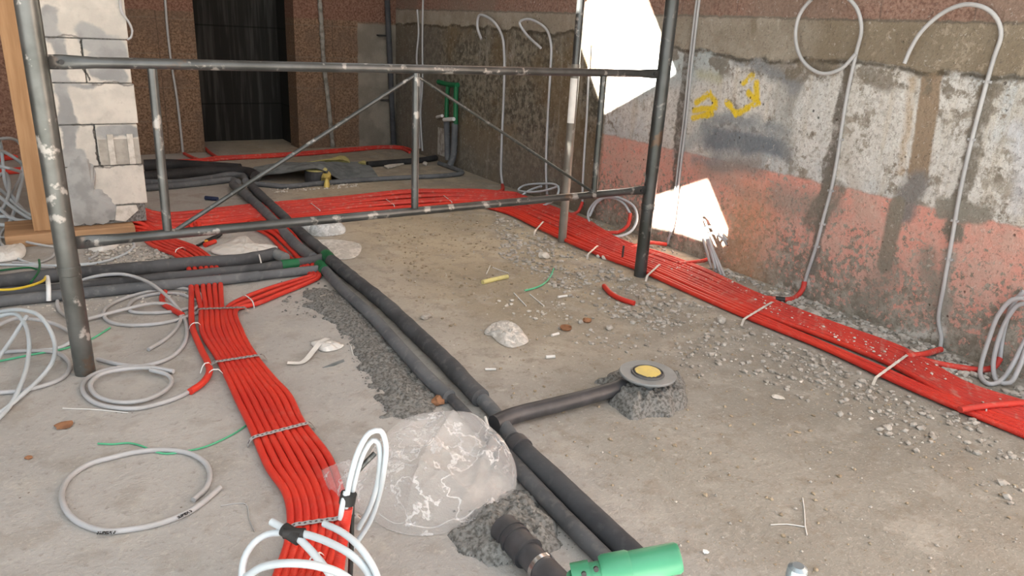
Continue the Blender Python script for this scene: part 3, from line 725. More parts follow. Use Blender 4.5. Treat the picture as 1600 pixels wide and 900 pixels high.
# ------------------------------------------------------------------ dark pipes on the floor
def pipe(name, px, r, mat, label, lump=.0, parent=None, zoff=0, group=None, step=.012):
    pts = [P(q[0], q[1], (q[2] if len(q) > 2 else r) + zoff) for q in px]; sd_ = random.random() * 50
    mb = MB().tube(pts, (lambda t: r * (1 + lump * noise.noise(Vector((t * 25, sd_, 0))))), 16, step)
    o = mb.build(name, mat, parent)
    if parent is None: tag(o, label, 'pipe', group)
    return o
mp = thing('insulated_pipe', P(640, 515), 'thick black lagged pipe running from the far pipes to the foreground, branch to the drain', 'pipe')
pipe('lagging', [(391, 289), (406, 304), (438, 334), (470, 364), (500, 389), (514, 402)], .025, 'blk2', '', .1, mp)
pipe('lagging', [(517, 407), (545, 430), (600, 474), (650, 521), (700, 569), (735, 606), (751, 622)], .0265, 'blk2', '', .08, mp)
pipe('bare_pipe', [(748, 618), (775, 648), (800, 684)], .0195, 'pvc', '', 0, mp)
pipe('lagging', [(802, 690), (826, 714), (860, 745), (925, 808), (985, 865), (1060, 940)], .0265, 'blk', '', .03, mp)
q = P(806, 694, .026); d = (P(826, 714, .026) - q).normalized()
MB().cyl(q, q + d * .03, .031, .031, 20).build('collar', 'rubber', mp)
pipe('branch_pipe', [(772, 662, .03), (800, 650, .03), (880, 630, .032), (940, 614, .034), (972, 604, .034)], .0225, 'rubber', '', .02, mp)
MB().tube([P(758, 652, .052), P(763, 668, .052)], .004, 8, raw=True).build('tie', 'white', mp)
lp = thing('insulated_pipe', P(600, 540), 'thinner grey lagged pipe along the mortar, parallel to the thick black one', 'pipe')
pipe('lagging', [(364, 288), (386, 306), (420, 338), (440, 360), (466, 386), (489, 404)], .025, 'pvc', '', .06, lp)
pipe('lagging', [(506, 420), (540, 457), (580, 493), (625, 543), (675, 597), (702, 620)], .0205, 'pvc', '', .06, lp)
pipe('bare_pipe', [(700, 617), (722, 640), (760, 682)], .0145, 'blk2', '', 0, lp)
pipe('lagging', [(770, 690), (800, 722), (850, 776), (900, 828), (950, 878), (1010, 940)], .0195, 'blk2', '', .04, lp)
MB().tube([P(499, 414, .022), P(507, 423, .022)], .023, 14, raw=True).build('green_fitting', 'dgreen', lp)['label'] = 'green elbow fitting on the pipe'
MB().tube([P(509, 399, .028), P(517, 407, .028)], .027, 14, raw=True).build('green_sleeve', 'dgreen', mp)['label'] = 'green sleeve on the pipe'
pa = thing('insulated_pipe', P(240, 418), 'thickest black lagged pipe crossing to the left behind the scaffold post', 'pipe', 'three pipes crossing behind the scaffold post')
pipe('lagging', [(-60, 446), (0, 440), (97, 429), (220, 419), (300, 411), (380, 406), (432, 396)], .0265, 'blk2', '', .1, pa)
MB().tube([P(402, 388, .052), P(409, 414, .03)], .003, 8, raw=True).build('tie', 'white', pa)
MB().tube([P(432, 397, .03), P(446, 403, .03)], .022, 14, raw=True).build('pipe_end', 'flange', pa)
pb = thing('insulated_pipe', P(260, 436), 'middle black lagged pipe with green coupling crossing behind the scaffold post', 'pipe', 'three pipes crossing behind the scaffold post')
pipe('lagging', [(-60, 465), (0, 459), (97, 452), (150, 446), (260, 434), (340, 426), (420, 418), (440, 415)], .0215, 'blk2', '', .08, pb)
MB().tube([P(440, 415, .022), P(466, 412, .022)], .024, 14, raw=True).build('coupling', 'dgreen', pb)['label'] = 'green coupling'
pipe('lagging', [(462, 412), (490, 407), (508, 402)], .0215, 'blk2', '', .05, pb)
pcx = thing('insulated_pipe', P(250, 448), 'grey lagged pipe lying closest to the coils, crossing behind the scaffold post', 'pipe', 'three pipes crossing behind the scaffold post')
pipe('lagging', [(-60, 478), (0, 471), (97, 461), (150, 456), (260, 445), (340, 438), (405, 431)], .0205, 'pvc', '', .02, pcx)
pipe('thin_lagging', [(405, 431), (450, 426), (498, 421)], .0185, 'pvc', '', .04, pcx)
tag(MB().tube([P(74, 433, .06), P(76, 452, .05), P(76, 470, .012)], .008, 8).build('pipe_tie', 'packing'), 'clear plastic strip looped over the three pipes left of the scaffold post', 'strip')
# back pipes
M['jet'] = tube_mat('black_corrugated_pipe', (.014, .014, .015), (.03, .03, .032), .7, None, .15, (.10, .095, .085))
pipe('pipe', [(225, 258), (262, 257), (300, 259), (345, 262), (375, 264)], .036, 'jet', 'thick black pipe nearest the back wall beside the niche')
pipe('pipe', [(222, 277), (258, 274), (330, 268), (360, 267), (388, 270), (400, 276)], .036, 'jet', 'black pipe curving towards the membrane sheet')
pipe('pipe', [(222, 294), (260, 291), (330, 284), (362, 281), (372, 285)], .02, 'pvc', 'grey pipe on the floor closest to the block pier, behind the scaffold')
pipe('pipe', [(225, 285), (275, 285), (330, 278), (360, 273), (378, 274), (384, 283)], .02, 'pvc', 'second grey pipe with a bent end beside the block pier')
pipe('pipe', [(392, 287), (420, 289), (445, 291), (505, 286), (570, 281), (640, 277), (700, 274), (722, 270), (706, 262), (686, 255)], .016, 'pvc', 'thin grey pipe bent round the floor area before the corner riser')
pipe('pipe', [(574, 257), (610, 254), (660, 250), (692, 246)], .022, 'jet', 'black pipe from the membrane sheet to the corner riser')

# ------------------------------------------------------------------ mortar, rubble, drain
o = mound(MB(), [(478, 455), (512, 450), (548, 470), (585, 507), (620, 552), (655, 598), (688, 630), (676, 655), (604, 652), (585, 610), (560, 570), (548, 530), (515, 498), (476, 478)], .02, .005, .05, .5, 75, .03).build('mortar_heap', 'mortar')
tag(o, 'rough grey mortar spread along the lagged pipe in the middle of the floor', 'mortar')
o = mound(MB(), [(700, 835), (740, 800), (800, 768), (830, 775), (868, 818), (880, 850), (850, 872), (800, 880), (762, 888), (738, 870)], .036, .005, .035, .4, 60, .02).build('mortar_heap', 'mortar')
tag(o, 'grey mortar heap round the black coupling beside the plastic bag', 'mortar')
dc = P(1012, 583, .075)
o = mound(MB(), [(952, 632), (945, 605), (985, 592), (1040, 588), (1072, 602), (1070, 635), (1048, 652), (985, 655)], .046, .005, .016, .3, 50, .014).build('mortar_heap', 'mortar')
tag(o, 'wet grey mortar mound under the round floor drain', 'mortar')
o = mound(MB(), [(930, 598), (955, 580), (985, 582), (965, 605)], .03, .006, .03, .6, 45, .012).build('mortar_heap', 'mortar'); tag(o, 'small dark mortar crumbs behind the drain branch pipe', 'mortar')
dr = thing('floor_drain', (dc.x, dc.y, 0), 'round grey floor drain flange sealed with yellow foil, set on mortar', 'drain')
MB().lathe([(.036, -.002), (.0485, -.004), (.0485, .0), (.052, .001), (.081, .003), (.083, .0), (.081, -.005), (.05, -.010), (.045, -.03), (.042, -.075)], dc, 64).build('flange', 'flange', dr)
MB().lathe([(.0485, -.002), (.0465, .0055), (.044, .0055), (.043, .0), (.040, .0), (.039, .006), (.036, .006), (.035, -.002), (.0, -.002)], dc, 48).build('inner_ring', 'darkp', dr)
mb = MB(); vs = [Vector((dc.x, dc.y, dc.z + .011))]
for k in range(40):
    an = 6.2832 * k / 40; rr = .037 + .0025 * noise.noise(Vector((math.cos(an) * 2, math.sin(an) * 2, 1))) + (.004 if 24 < k < 31 and k % 2 else 0); vs.append(Vector((dc.x + rr * math.cos(an), dc.y + rr * math.sin(an), dc.z + .007)))
mb.add(vs, [(0, 1 + k, 1 + (k + 1) % 40) for k in range(40)]); mb.build('foil_seal', 'yellow', dr)['label'] = 'yellow foil seal over the drain mouth'
# black coupling
bc = thing('pipe_coupling', P(830, 866), 'black ribbed pipe coupling with a silver clamp coming out of the mortar', 'pipe coupling')
a, b = P(786, 824, .034), P(884, 926, .034); d = (b - a)
def at(t): return a + d * t
MB().tube([at(0), at(.42)], .0305, 24, raw=True).build('socket', 'rubber', bc)
MB().tube([at(.42), at(.72)], .0265, 24, raw=True).build('body', 'rubber', bc)
MB().tube([at(.70), at(1.0)], .028, 24, raw=True).build('socket', 'rubber', bc)
for t in (.12, .20, .40): MB().tube([at(t), at(t + .035)], .033, 24, raw=True).build('rib', 'rubber', bc)
MB().tube([at(.62), at(.665)], .0295, 24, raw=True).build('clamp', 'chrome', bc)['label'] = 'silver hose clamp'

# ------------------------------------------------------------------ green fitting and stud close to the camera
def PD(u, v, dp):
    c_ = Vector((u - 800, v - 450, F)) * (dp / F); return EYE + Vector((AX[0].dot(c_), AX[1].dot(c_), AX[2].dot(c_)))
gf = PD(950, 892, .80); ge = PD(1062, 871, .80); gz = (gf.z + ge.z) / 2; 
g = thing('pipe_fitting', (PD(922, 905, .80).x, PD(922, 905, .80).y, 0), 'bright green pipe fitting with a long plug, close to the camera at the bottom', 'pipe fitting')
ax = (ge - gf).normalized()
MB().tube([gf + ax * .024, ge - ax * .003, ge], lambda t: .0168 if t < .9 else .0150, 32, raw=True).build('plug', 'green', g)
MB().tube([gf - ax * .008, gf - ax * .004, gf + ax * .022, gf + ax * .026], lambda t: .0165 if t in (0, 1) else .0185, 32, raw=True).build('collar', 'green', g)
MB().tube([gf - ax * .022, gf - ax * .006], .0125, 24, raw=True).build('neck', 'green', g)
nt = MB(); c0 = gf - ax * .030
nt.tube([c0 - ax * .010, c0 + ax * .010], .0155, 10, raw=True); nb = nt.build('nut', 'green', g)
for k, (u, v) in enumerate(((931, 888), (912, 896))):
    q = PD(u, v, .785); MB().cyl(q, q - Vector((AX[0][2], AX[1][2], AX[2][2])) * .004, .0028, seg=12).build('lug_hole', 'black', nb)
foot = c0.copy(); foot.z = 0
MB().tube([c0 - ax * .004, foot], .0125, 20, raw=True).build('riser', 'green', g)
st = PD(1247, 886, .78)
t_ = thing('threaded_stud', (st.x, st.y, 0), 'shiny round metal stud top at the bottom of the frame', 'stud')
MB().tube([(st.x, st.y, 0), (st.x, st.y, st.z - .012)], .0095, 18, raw=True).build('shank', 'rubber', t_)
MB().lathe([(.0, .002), (.006, .002), (.0100, -.001), (.0105, -.004), (.0105, -.014), (.0095, -.016)], st, 24).build('cap', simple('dull_blue_steel', (.28, .33, .36), (.2, .24, .27), 30, .35, .6), t_)

# ------------------------------------------------------------------ clear plastic bag
def bag(outline, ctr, name, mat, label, wr=.012, rings=34, seg=120, skirt=True, cat='plastic bag', fq=14, folds=()):
    O = [P(*q) for q in outline]; C = P(*ctr); n = len(O)
    loop = []
    for k in range(seg):
        t = k / seg * n; i = int(t); f = t - i; a, b, c_, d_ = O[(i - 1) % n], O[i % n], O[(i + 1) % n], O[(i + 2) % n]
        loop.append(.5 * ((2 * b) + (-a + c_) * f + (2 * a - 5 * b + 4 * c_ - d_) * f * f + (-a + 3 * b - 3 * c_ + d_) * f ** 3))
    FD = [(P(*a_, .07).to_2d(), P(*b_, .07).to_2d(), h_) for a_, b_, h_ in folds]
    vs = [C.copy()]; fs = []; sd_ = random.random() * 30
    for r in range(1, rings + 1):
        s_ = r / rings
        for p in loop:
            q = C.lerp(p, s_); q.z = p.z + (C.z - p.z) * (1 - s_ ** 2.2)
            n1 = abs(noise.noise(Vector((q.x * fq, q.y * fq, sd_)))) + .5 * abs(noise.noise(Vector((q.x * fq * 2.3 + 5, q.y * fq * 2.3, sd_))))
            for (fa, fb, fh) in FD:
                ba = fb - fa; hh = max(0, min(1, (q.to_2d() - fa).dot(ba) / ba.length_squared)); dd = (q.to_2d() - fa - ba * hh).length + .004 * noise.noise(Vector((q.x * 30, q.y * 30, 2)))
                q.z += fh * math.exp(-abs(dd) / .012) * math.sin(math.pi * (.15 + .7 * hh)) * min(1, (1 - s_) * 8)
            q.z = max(.003, q.z - wr * 2.2 * (n1 - .35) * (1 if s_ < .93 else .3)); vs.append(q)
    fs += [(0, 1 + k, 1 + (k + 1) % seg) for k in range(seg)]
    for r in range(rings - 1):
        fs += [(1 + r * seg + k, 1 + (r + 1) * seg + k, 1 + (r + 1) * seg + (k + 1) % seg, 1 + r * seg + (k + 1) % seg) for k in range(seg)]
    if skirt:
        base = 1 + (rings - 1) * seg
        for s_, zf in ((1.01, .5), (.97, .03)):
            o_ = len(vs)
            for p in loop: q = C.lerp(p, s_); q.z = max(.002, p.z * zf); vs.append(q)
            fs += [(base + k, o_ + k, o_ + (k + 1) % seg, base + (k + 1) % seg) for k in range(seg)]; base = o_
    return tag(MB().add(vs, fs).build(name, mat), label, cat)
bag([(498, 738, .01), (525, 728, .015), (556, 742, .02), (590, 690, .06), (636, 652, .10), (690, 642, .12), (735, 645, .12), (758, 660, .10), (790, 690, .08), (807, 735, .05), (798, 768, .03), (768, 802, .01), (720, 826, .005), (660, 836, .004), (612, 828, .004), (575, 806, .006), (540, 788, .01), (508, 764, .012)],
    (665, 738, .11), 'plastic_bag', 'film', 'large crumpled clear plastic bag between the red ribbon and the lagged pipes', .012, 90, 260, fq=6, folds=[((632, 792), (716, 668), .03), ((716, 668), (740, 650), .02), ((772, 690), (742, 762), .025), ((742, 762), (690, 800), .022), ((690, 800), (610, 822), .02), ((792, 690), (770, 745), .02), ((770, 745), (725, 800), .018), ((600, 700), (625, 742), .018), ((560, 770), (620, 812), .018), ((640, 790), (690, 762), .016), ((690, 762), (748, 775), .016), ((650, 660), (640, 690), .014), ((700, 700), (660, 770), .012), ((525, 745), (575, 775), .014), ((520, 760), (570, 795), .012), ((755, 730), (780, 720), .012)])
bag([(757, 518, .01), (770, 505, .015), (790, 500, .02), (808, 508, .02), (822, 524, .01), (824, 535, .004), (800, 543, .003), (780, 535, .005), (768, 523, .008)], (796, 520, .03), 'plastic_bag', 'haze', 'small milky crumpled plastic bag alone on the dirt floor', .008, 16, 60, fq=40)
bag([(330, 392, .012), (355, 378, .012), (382, 368, .012), (400, 380, .012), (434, 385, .012), (410, 393, .01), (375, 400, .01)], (382, 384, .03), 'plastic_sheet', 'wrap', 'white plastic sheet lying between the curving conduits and the rail', .006, 12, 60, cat='plastic sheet', fq=30)
bag([(458, 350, .02), (480, 341, .03), (525, 345, .03), (540, 358, .02), (520, 366, .01), (490, 366, .01)], (500, 355, .05), 'plastic_wrap', 'packing', 'crumpled shiny packing film beside the lagged pipe below the rail', .014, 16, 70, cat='packing film', fq=35)
bag([(488, 378, .006), (520, 374, .006), (560, 380, .006), (563, 393, .005), (550, 403, .005), (520, 402, .005)], (528, 388, .012), 'plastic_sheet', 'haze', 'flat translucent plastic film beside the pipe crossing', .003, 10, 50, cat='plastic sheet', fq=30)
bag([(-30, 392, .01), (10, 384, .02), (32, 380, .02), (40, 388, .02), (30, 402, .01), (-20, 408, .01)], (10, 393, .035), 'plastic_sheet', 'wrap', 'crumpled white film on the floor below the plank', .008, 10, 50, cat='plastic sheet', fq=30)
bag([(138, 388, .01), (165, 380, .015), (185, 378, .015), (180, 386, .01), (155, 392, .01)], (162, 385, .025), 'plastic_sheet', 'wrap', 'small white scrap of film under the lower rail by the pier', .003, 8, 40, cat='plastic sheet', fq=30)

# ------------------------------------------------------------------ membrane sheet with yellow rags
def sheet():
    near = [(392, 277, .03), (430, 271, .06), (470, 266, .09), (495, 264, .1), (515, 272, .06), (530, 279, .02), (560, 279, .008), (592, 279, .006)]
    far = [(398, 261, .03), (430, 255, .05), (470, 253, .06), (500, 254, .06), (530, 252, .04), (550, 253, .02), (565, 255, .015), (574, 257, .015)]
    A, B = spline([P(*q) for q in near], .03), spline([P(*q) for q in far], .03)
    n, mrow = 60, 16; vs = []
    for th in (0, -.004):
        for j in range(mrow + 1):
            for i in range(n + 1):
                f = i / n; a = A[min(len(A) - 1, int(f * (len(A) - 1)))]; b = B[min(len(B) - 1, int(f * (len(B) - 1)))]; t = j / mrow
                q = a.lerp(b, t); q.z += .02 * math.sin(t * math.pi) + .010 * noise.noise(q * 9) + th; q.z = max(.004 + th, q.z); vs.append(q)
    fs = []
    for o_ in (0, (n + 1) * (mrow + 1)):
        fs += [(o_ + j * (n + 1) + i, o_ + j * (n + 1) + i + 1, o_ + (j + 1) * (n + 1) + i + 1, o_ + (j + 1) * (n + 1) + i) for j in range(mrow) for i in range(n)]
    tag(MB().add(vs, fs).build('membrane_sheet', 'sheet'), 'dark grey membrane sheet humped over pipes before the back wall', 'membrane sheet')
sheet()
def blobsheet(px, h, name, mat, label, cat, fq=40): bag(px, (sum(q[0] for q in px) / len(px), sum(q[1] for q in px) / len(px), h), name, mat, label, .004, 8, 40, cat=cat, fq=fq)
blobsheet([(505, 270, .07), (512, 267, .07), (517, 272, .07), (516, 282, .02), (514, 291, .01), (506, 291, .01), (509, 281, .03), (502, 279, .04)], .06, 'yellow_rag', 'yellow', 'bright yellow scrap hanging at the front of the membrane', 'rag')
blobsheet([(480, 253, .06), (515, 248, .05), (533, 243, .05), (543, 246, .05), (547, 254, .03), (538, 252, .04), (515, 253, .05)], .07, 'yellow_rag', 'rag', 'dull yellow strip along the back edge of the membrane', 'rag')
blobsheet([(560, 253, .03), (570, 251, .03), (572, 257, .02), (563, 257, .02)], .04, 'yellow_rag', 'rag', 'tiny yellow shred at the far corner of the membrane', 'rag')
q = P(495, 284, .0)
dm = thing('drain_body', (q.x, q.y, 0), 'short black drum with pale yellow lid under the raised edge of the membrane', 'drum')
MB().lathe([(.0, .075), (.07, .075), (.075, .07), (.075, .0)], q, 24).build('drum', 'rubber', dm)
MB().lathe([(.0, .088), (.062, .088), (.068, .084), (.068, .0755)], q, 24).build('lid', 'rag', dm)['label'] = 'pale yellow lid'

# ------------------------------------------------------------------ wall cables on the right wall
def wcable(px, r, mat, label, off=None, group='grey cables clipped to the wall', foot=None):
    off = r if off is None else off
    pts = [RW(q[0], q[1], (q[2] if len(q) > 2 else off)) for q in px]
    t = thing('cable', pts[0] - Vector((0, 0, 0)), label, 'cable', group)
    MB().tube(pts, r, 10, .015).build('sheath', mat, t)
    if foot: MB().tube([PT(f, .011) for f in foot], .011, 12, .01).build('conduit_end', 'redd', t)['label'] = 'red conduit end at the foot of the cable'
    return t, pts
def clips(t, px, r):
    for q in px:
        p = RW(q[0], q[1], r); MB().box(p - Vector((.006, .011, .004)), p + Vector((.0065, .011, .004))).build('clip', 'gcable', t)
t, p = wcable([(1257, 442), (1262, 425), (1275, 385), (1288, 335), (1300, 290), (1310, 235), (1315, 200), (1325, 140), (1338, 82, .015), (1346, 45, .03), (1338, 12, .04), (1312, -10, .045), (1278, -8, .05), (1250, 22, .05), (1243, 60, .05), (1255, 96, .045), (1285, 115, .04), (1315, 107, .03), (1337, 84, .02)], .0072, 'gcable', 'grey cable rising to a round loop near the top of the wall')
clips(t, [(1313, 218), (1298, 298), (1285, 350), (1276, 385)], .007)
MB().tube([RW(1268, -2, .05), RW(1282, -9, .05)], .009, 10, raw=True).build('tape', 'black', t)
t, p = wcable([(1469, 543), (1471, 528), (1466, 500), (1474, 450), (1488, 370), (1500, 300), (1515, 232), (1536, 150), (1553, 90), (1564, 55, .015), (1558, 30, .03), (1540, 13, .045), (1508, 7, .05), (1475, 19, .055), (1440, 49, .055), (1422, 78, .05), (1413, 99, .05)], .0072, 'gcable', 'grey cable with a wide open arch, free end hanging')
clips(t, [(1518, 218), (1492, 345), (1483, 405), (1543, 128)], .007)
wcable([(1043, 381), (1047, 365), (1054, 310), (1060, 255), (1068, 190), (1076, 110), (1085, 30), (1090, -10)], .0062, 'gcable', 'dark grey cable in the rough wall chase behind the scaffold post')
wcable([(1043, 375), (1051, 358), (1058, 310), (1064, 255), (1072, 190), (1080, 110), (1089, 30), (1094, -10)], .0062, 'gcable', 'second cable in the same chase, the one farther from the corner')
wcable([(785, 287), (783, 272), (784, 220), (787, 150), (788, 90), (785, 58, .02), (775, 38, .04), (760, 26, .05), (748, 25, .05), (746, 42, .05), (752, 61, .05)], .0085, 'cable', 'white cable bent over at the top near the dark wall corner', foot=[(785, 289, .012, 'w'), (785, 297, .02, 'w'), (774, 301)])
wcable([(855, 310), (853, 260), (856, 180), (860, 110), (861, 70), (855, 48, .02), (840, 35, .04), (822, 30, .05), (812, 35, .06), (822, 53, .06), (845, 75, .06)], .0075, 'cable', 'white cable with a bent open loop above the dark damp wall')
wcable([(910, 322), (910, 300), (913, 240), (917, 180), (920, 110), (922, 70)], .0068, 'cable', 'pale cable rising straight behind the steel prop')
wcable([(656, 232), (654, 180), (657, 130), (651, 95), (654, 50), (652, 15)], .0075, 'cable', 'thin pale cable near the room corner, the wavy one')
wcable([(660, 236), (657, 180), (660, 130), (660, 60), (661, -10)], .0075, 'cable', 'thin pale cable near the room corner, the straight one')

# corner riser
rz_ = thing('pipe_riser', RW(703, 250), 'green and grey pipe riser fixed to the wall near the room corner', 'pipe riser')
def rw3(*L): return [RW(u, v, o_) for u, v, o_ in L]
MB().tube(rw3((698, 186, .04), (698, 160, .04), (700, 134, .04)), .016, 14).build('green_pipe', 'dgreen', rz_)
MB().tube(rw3((712, 194, .04), (712, 160, .04), (713, 132, .04)), .018, 14).build('green_pipe', 'dgreen', rz_)
MB().tube(rw3((685, 128, .04), (700, 132, .04), (715, 133, .04)), .018, 14).build('green_header', 'dgreen', rz_)
MB().tube(rw3((700, 250, .05), (699, 215, .045), (698, 188, .04)), .024, 14).build('lagging', 'pvc', rz_)
MB().tube(rw3((703, 258, .08), (708, 245, .06), (710, 215, .045), (711, 192, .04)), .024, 14).build('lagging', 'pvc', rz_)
MB().tube(rw3((694, 187, .075), (709, 186, .075)), .014, 12).build('clamp', 'white', rz_)['label'] = 'white pipe clamp'
MB().tube(rw3((683, 183, .02), (691, 181, .05)), .012, 12).build('clamp', 'white', rz_)
MB().box(RW(690, 243, 0) - Vector((.006, .05, 0)), RW(690, 200, 0) + Vector((.0, .05, 0))).build('plaster_patch', 'stone', rz_)

# back wall pipe, cables
bp = thing('downpipe', (2.60, BY - .03, 0), 'black vertical pipe on brackets in the room corner', 'pipe')
MB().tube([PY(615, 225, BY - .04), PY(610, 110, BY - .04), PY(604, -20, BY - .04)], .022, 14).build('pipe', 'blk', bp)
for v in (56, 157):
    q = PY(604 + v * .05, v, BY - .04); MB().box(q - Vector((.085, .0, .006)), q + Vector((.0, .04, .006))).build('bracket', 'black', bp)
t = thing('cable', PY(286, 238, BY), 'thin pale cable down the brown wall beside the dark niche', 'cable')
MB().tube([PY(*q, BY - .009) for q in ((286, 238), (282, 200), (276, 150), (268, 100), (262, 50), (257, -15))], .0085, 8).build('sheath', 'gcable', t)
M['chase'] = simple('pale_chase_filling', (.26, .25, .225), (.15, .14, .12), 30, .9, bump=.5)
mb = MB().tube([PY(*q, BY - .012) for q in ((520, 230), (516, 190), (512, 150), (506, 100), (503, 50), (498, -20))], (lambda t_: .018 * (1 + .35 * noise.noise(Vector((t_ * 30, 0, 0))))), 8)
tag(mb.build('mortared_conduit', 'chase'), 'plaster-coated vertical conduit on the brown wall right of the dark niche', 'conduit')
# thin cable loop hanging at the pier top
tag(MB().tube([PY(*q, YP - .01) for q in ((188, -10), (190, 15), (197, 28), (206, 45), (205, 58), (199, 62))], .0042, 8).build('cable', 'cable'), 'thin pale cable loop hanging at the top of the block pier', 'cable')
tag(MB().tube([PY(*q, YP - .012) for q in ((186, -10), (190, 20), (200, 32), (207, 48), (204, 60))], .0042, 8).build('cable', 'cable'), 'second thin pale cable hanging beside the loop on the block pier', 'cable')

# ------------------------------------------------------------------ loose cables on the floor
RCB = .0062
def cable(px, label, r=RCB, mat='cable', group=None, cat='cable', name='cable', step=.012):
    z0 = r + .0005
    return tag(MB().tube([PT(q, z0) for q in px], r, 10, step).build(name, mat), label, cat, group)
# printed ring
rg = thing('cable', P(215, 770), 'single open ring of grey cable with black print lying on bare concrete', 'cable')
px = [(344, 762), (322, 781), (300, 797), (270, 811), (238, 821), (205, 827), (170, 830), (135, 822), (110, 806), (98, 785), (98, 765), (110, 745), (140, 725), (175, 715), (215, 706), (260, 703), (298, 709), (322, 725), (328, 745), (320, 765), (302, 781)]
MB().tube([P(u, v, RCB) for u, v in px], RCB, 12, .01).build('sheath', 'cable', rg)
def lettering(txt, a, b, size, parent):
    A, B = P(*a, 2 * RCB + .0006), P(*b, 2 * RCB + .0006); d_ = (B - A).normalized()
    cu = bpy.data.curves.new('t', 'FONT'); cu.body = txt; cu.offset = .0006; cu.size = size; tmp = bpy.data.objects.new('t', cu); COL.objects.link(tmp)
    dg = bpy.context.evaluated_depsgraph_get(); me = bpy.data.meshes.new_from_object(tmp.evaluated_get(dg)); bpy.data.objects.remove(tmp)
    w = max(v.co.x for v in me.vertices); sx = (B - A).length / w; n_ = Vector((-d_.y, d_.x, 0)); o0 = Vector(parent['_o'])
    for v in me.vertices:
        yy = v.co.y - size * .36
        v.co = A + d_ * (v.co.x * sx) + n_ * yy + Vector((0, 0, -yy * yy / (2 * RCB))) - o0
    me.materials.clear(); me.materials.append(M['black']); o = bpy.data.objects.new('printed_lettering', me); COL.objects.link(o); o.parent = parent
lettering('SLIMEX 5', (152, 831.5), (181, 830.5), .0115, rg); lettering('SLIMEX 5', (277, 808), (299, 797), .0115, rg)
cable([(297, 611), (280, 620), (255, 629), (215, 638), (180, 637), (150, 630), (133, 617), (129, 604), (138, 590), (160, 580), (195, 573), (232, 573), (271, 581)], 'grey cable leaving the split red conduit in a wide coil')
cable([(271, 580, .018), (240, 575, .018), (200, 576, .018), (160, 584, .018), (142, 598, .016), (145, 612, .012), (160, 623, .012), (195, 629, .012), (230, 624, .012), (258, 610, .012), (268, 597, .012), (262, 586, .014), (235, 578, .016)], 'inner turn of grey cable in the coil before the split conduit')
cable([(108, 497), (94, 486), (90, 468), (100, 452), (128, 438, .03), (160, 430, .05), (195, 429, .06), (230, 440, .05), (260, 462, .03), (285, 492), (292, 515), (286, 540), (262, 561), (222, 572), (185, 569), (152, 561)], 'large grey cable loop passing behind the scaffold post foot')
cable([(305, 469), (280, 459), (245, 459), (215, 466), (201, 478), (206, 487), (235, 489), (275, 486), (302, 480)], 'inner flat turn of grey cable beside the ribbon start')
cable([(299, 487), (313, 475), (315, 462), (300, 453), (270, 450), (235, 455), (195, 466), (167, 480), (162, 492), (172, 503), (200, 508), (245, 506), (280, 499), (312, 487)], 'outer flat loop of pale cable overlapping the first ribbon conduits')
cable([(135, 499, .01), (165, 491, .012), (200, 482, .015), (240, 474, .018), (268, 477, .015), (282, 492), (276, 512), (258, 530), (232, 546)], 'grey cable with a bare cut end pointing to the open floor')
# left standing coil
G1 = 'white cables of the coil at the picture edge'
cable([(-40, 500), (0, 487, .08), (30, 484, .10), (58, 491, .10), (76, 512, .08), (86, 540, .05), (82, 565, .03), (64, 590, .015), (38, 614, .01), (0, 645), (-40, 668)], 'tallest white cable arc of the coil at the frame edge', mat='wcable')
cable([(-40, 510), (0, 494, .07), (22, 490, .08), (37, 503, .07), (45, 528, .05), (44, 560, .03), (33, 600, .02), (14, 636), (-20, 670)], 'inner white cable arc of the coil at the frame edge', mat='wcable')
cable([(42, 494, .08), (30, 512, .06), (15, 535, .04), (-5, 562, .02)], 'straight white cable end leaning across the coil', mat='wcable')
cable([(-20, 553), (20, 549), (50, 548), (85, 550), (104, 561), (109, 575), (95, 592), (60, 605), (20, 612), (-30, 614)], 'grey cable loop lying flat under the white arcs')
cable([(-20, 515), (0, 507, .02), (22, 498, .03), (55, 499, .03), (85, 506, .02), (112, 520)], 'grey cable from the white arcs to the scaffold post')
cable([(60, 548), (88, 545), (105, 538), (118, 527)], 'short white cable end beside the scaffold post foot', mat='wcable')
# thin loops by the plank
cable([(30, 343), (8, 357), (0, 370), (8, 388, .02), (25, 402), (50, 412), (90, 416), (130, 414), (165, 408), (195, 397), (210, 385), (205, 376)], 'long thin white cable loop in front of the timber plank', .0055, 'wcable')
cable([(-20, 368), (20, 373, .02), (55, 381, .02), (88, 386), (118, 387), (148, 387), (152, 397), (140, 404)], 'thin grey cable crossing the plank front', .0055)
cable([(-20, 413), (30, 414), (70, 415), (110, 414), (140, 412)], 'thin white cable straight along the gravel behind the pipes', .0055, 'wcable')
cable([(88, 393), (78, 404), (55, 411), (20, 410)], 'thin buff cable curling below the plank', .005)
cable([(-20, 428), (20, 420), (55, 417), (85, 418)], 'thin grey-white cable beside the thick black pipe', .005)
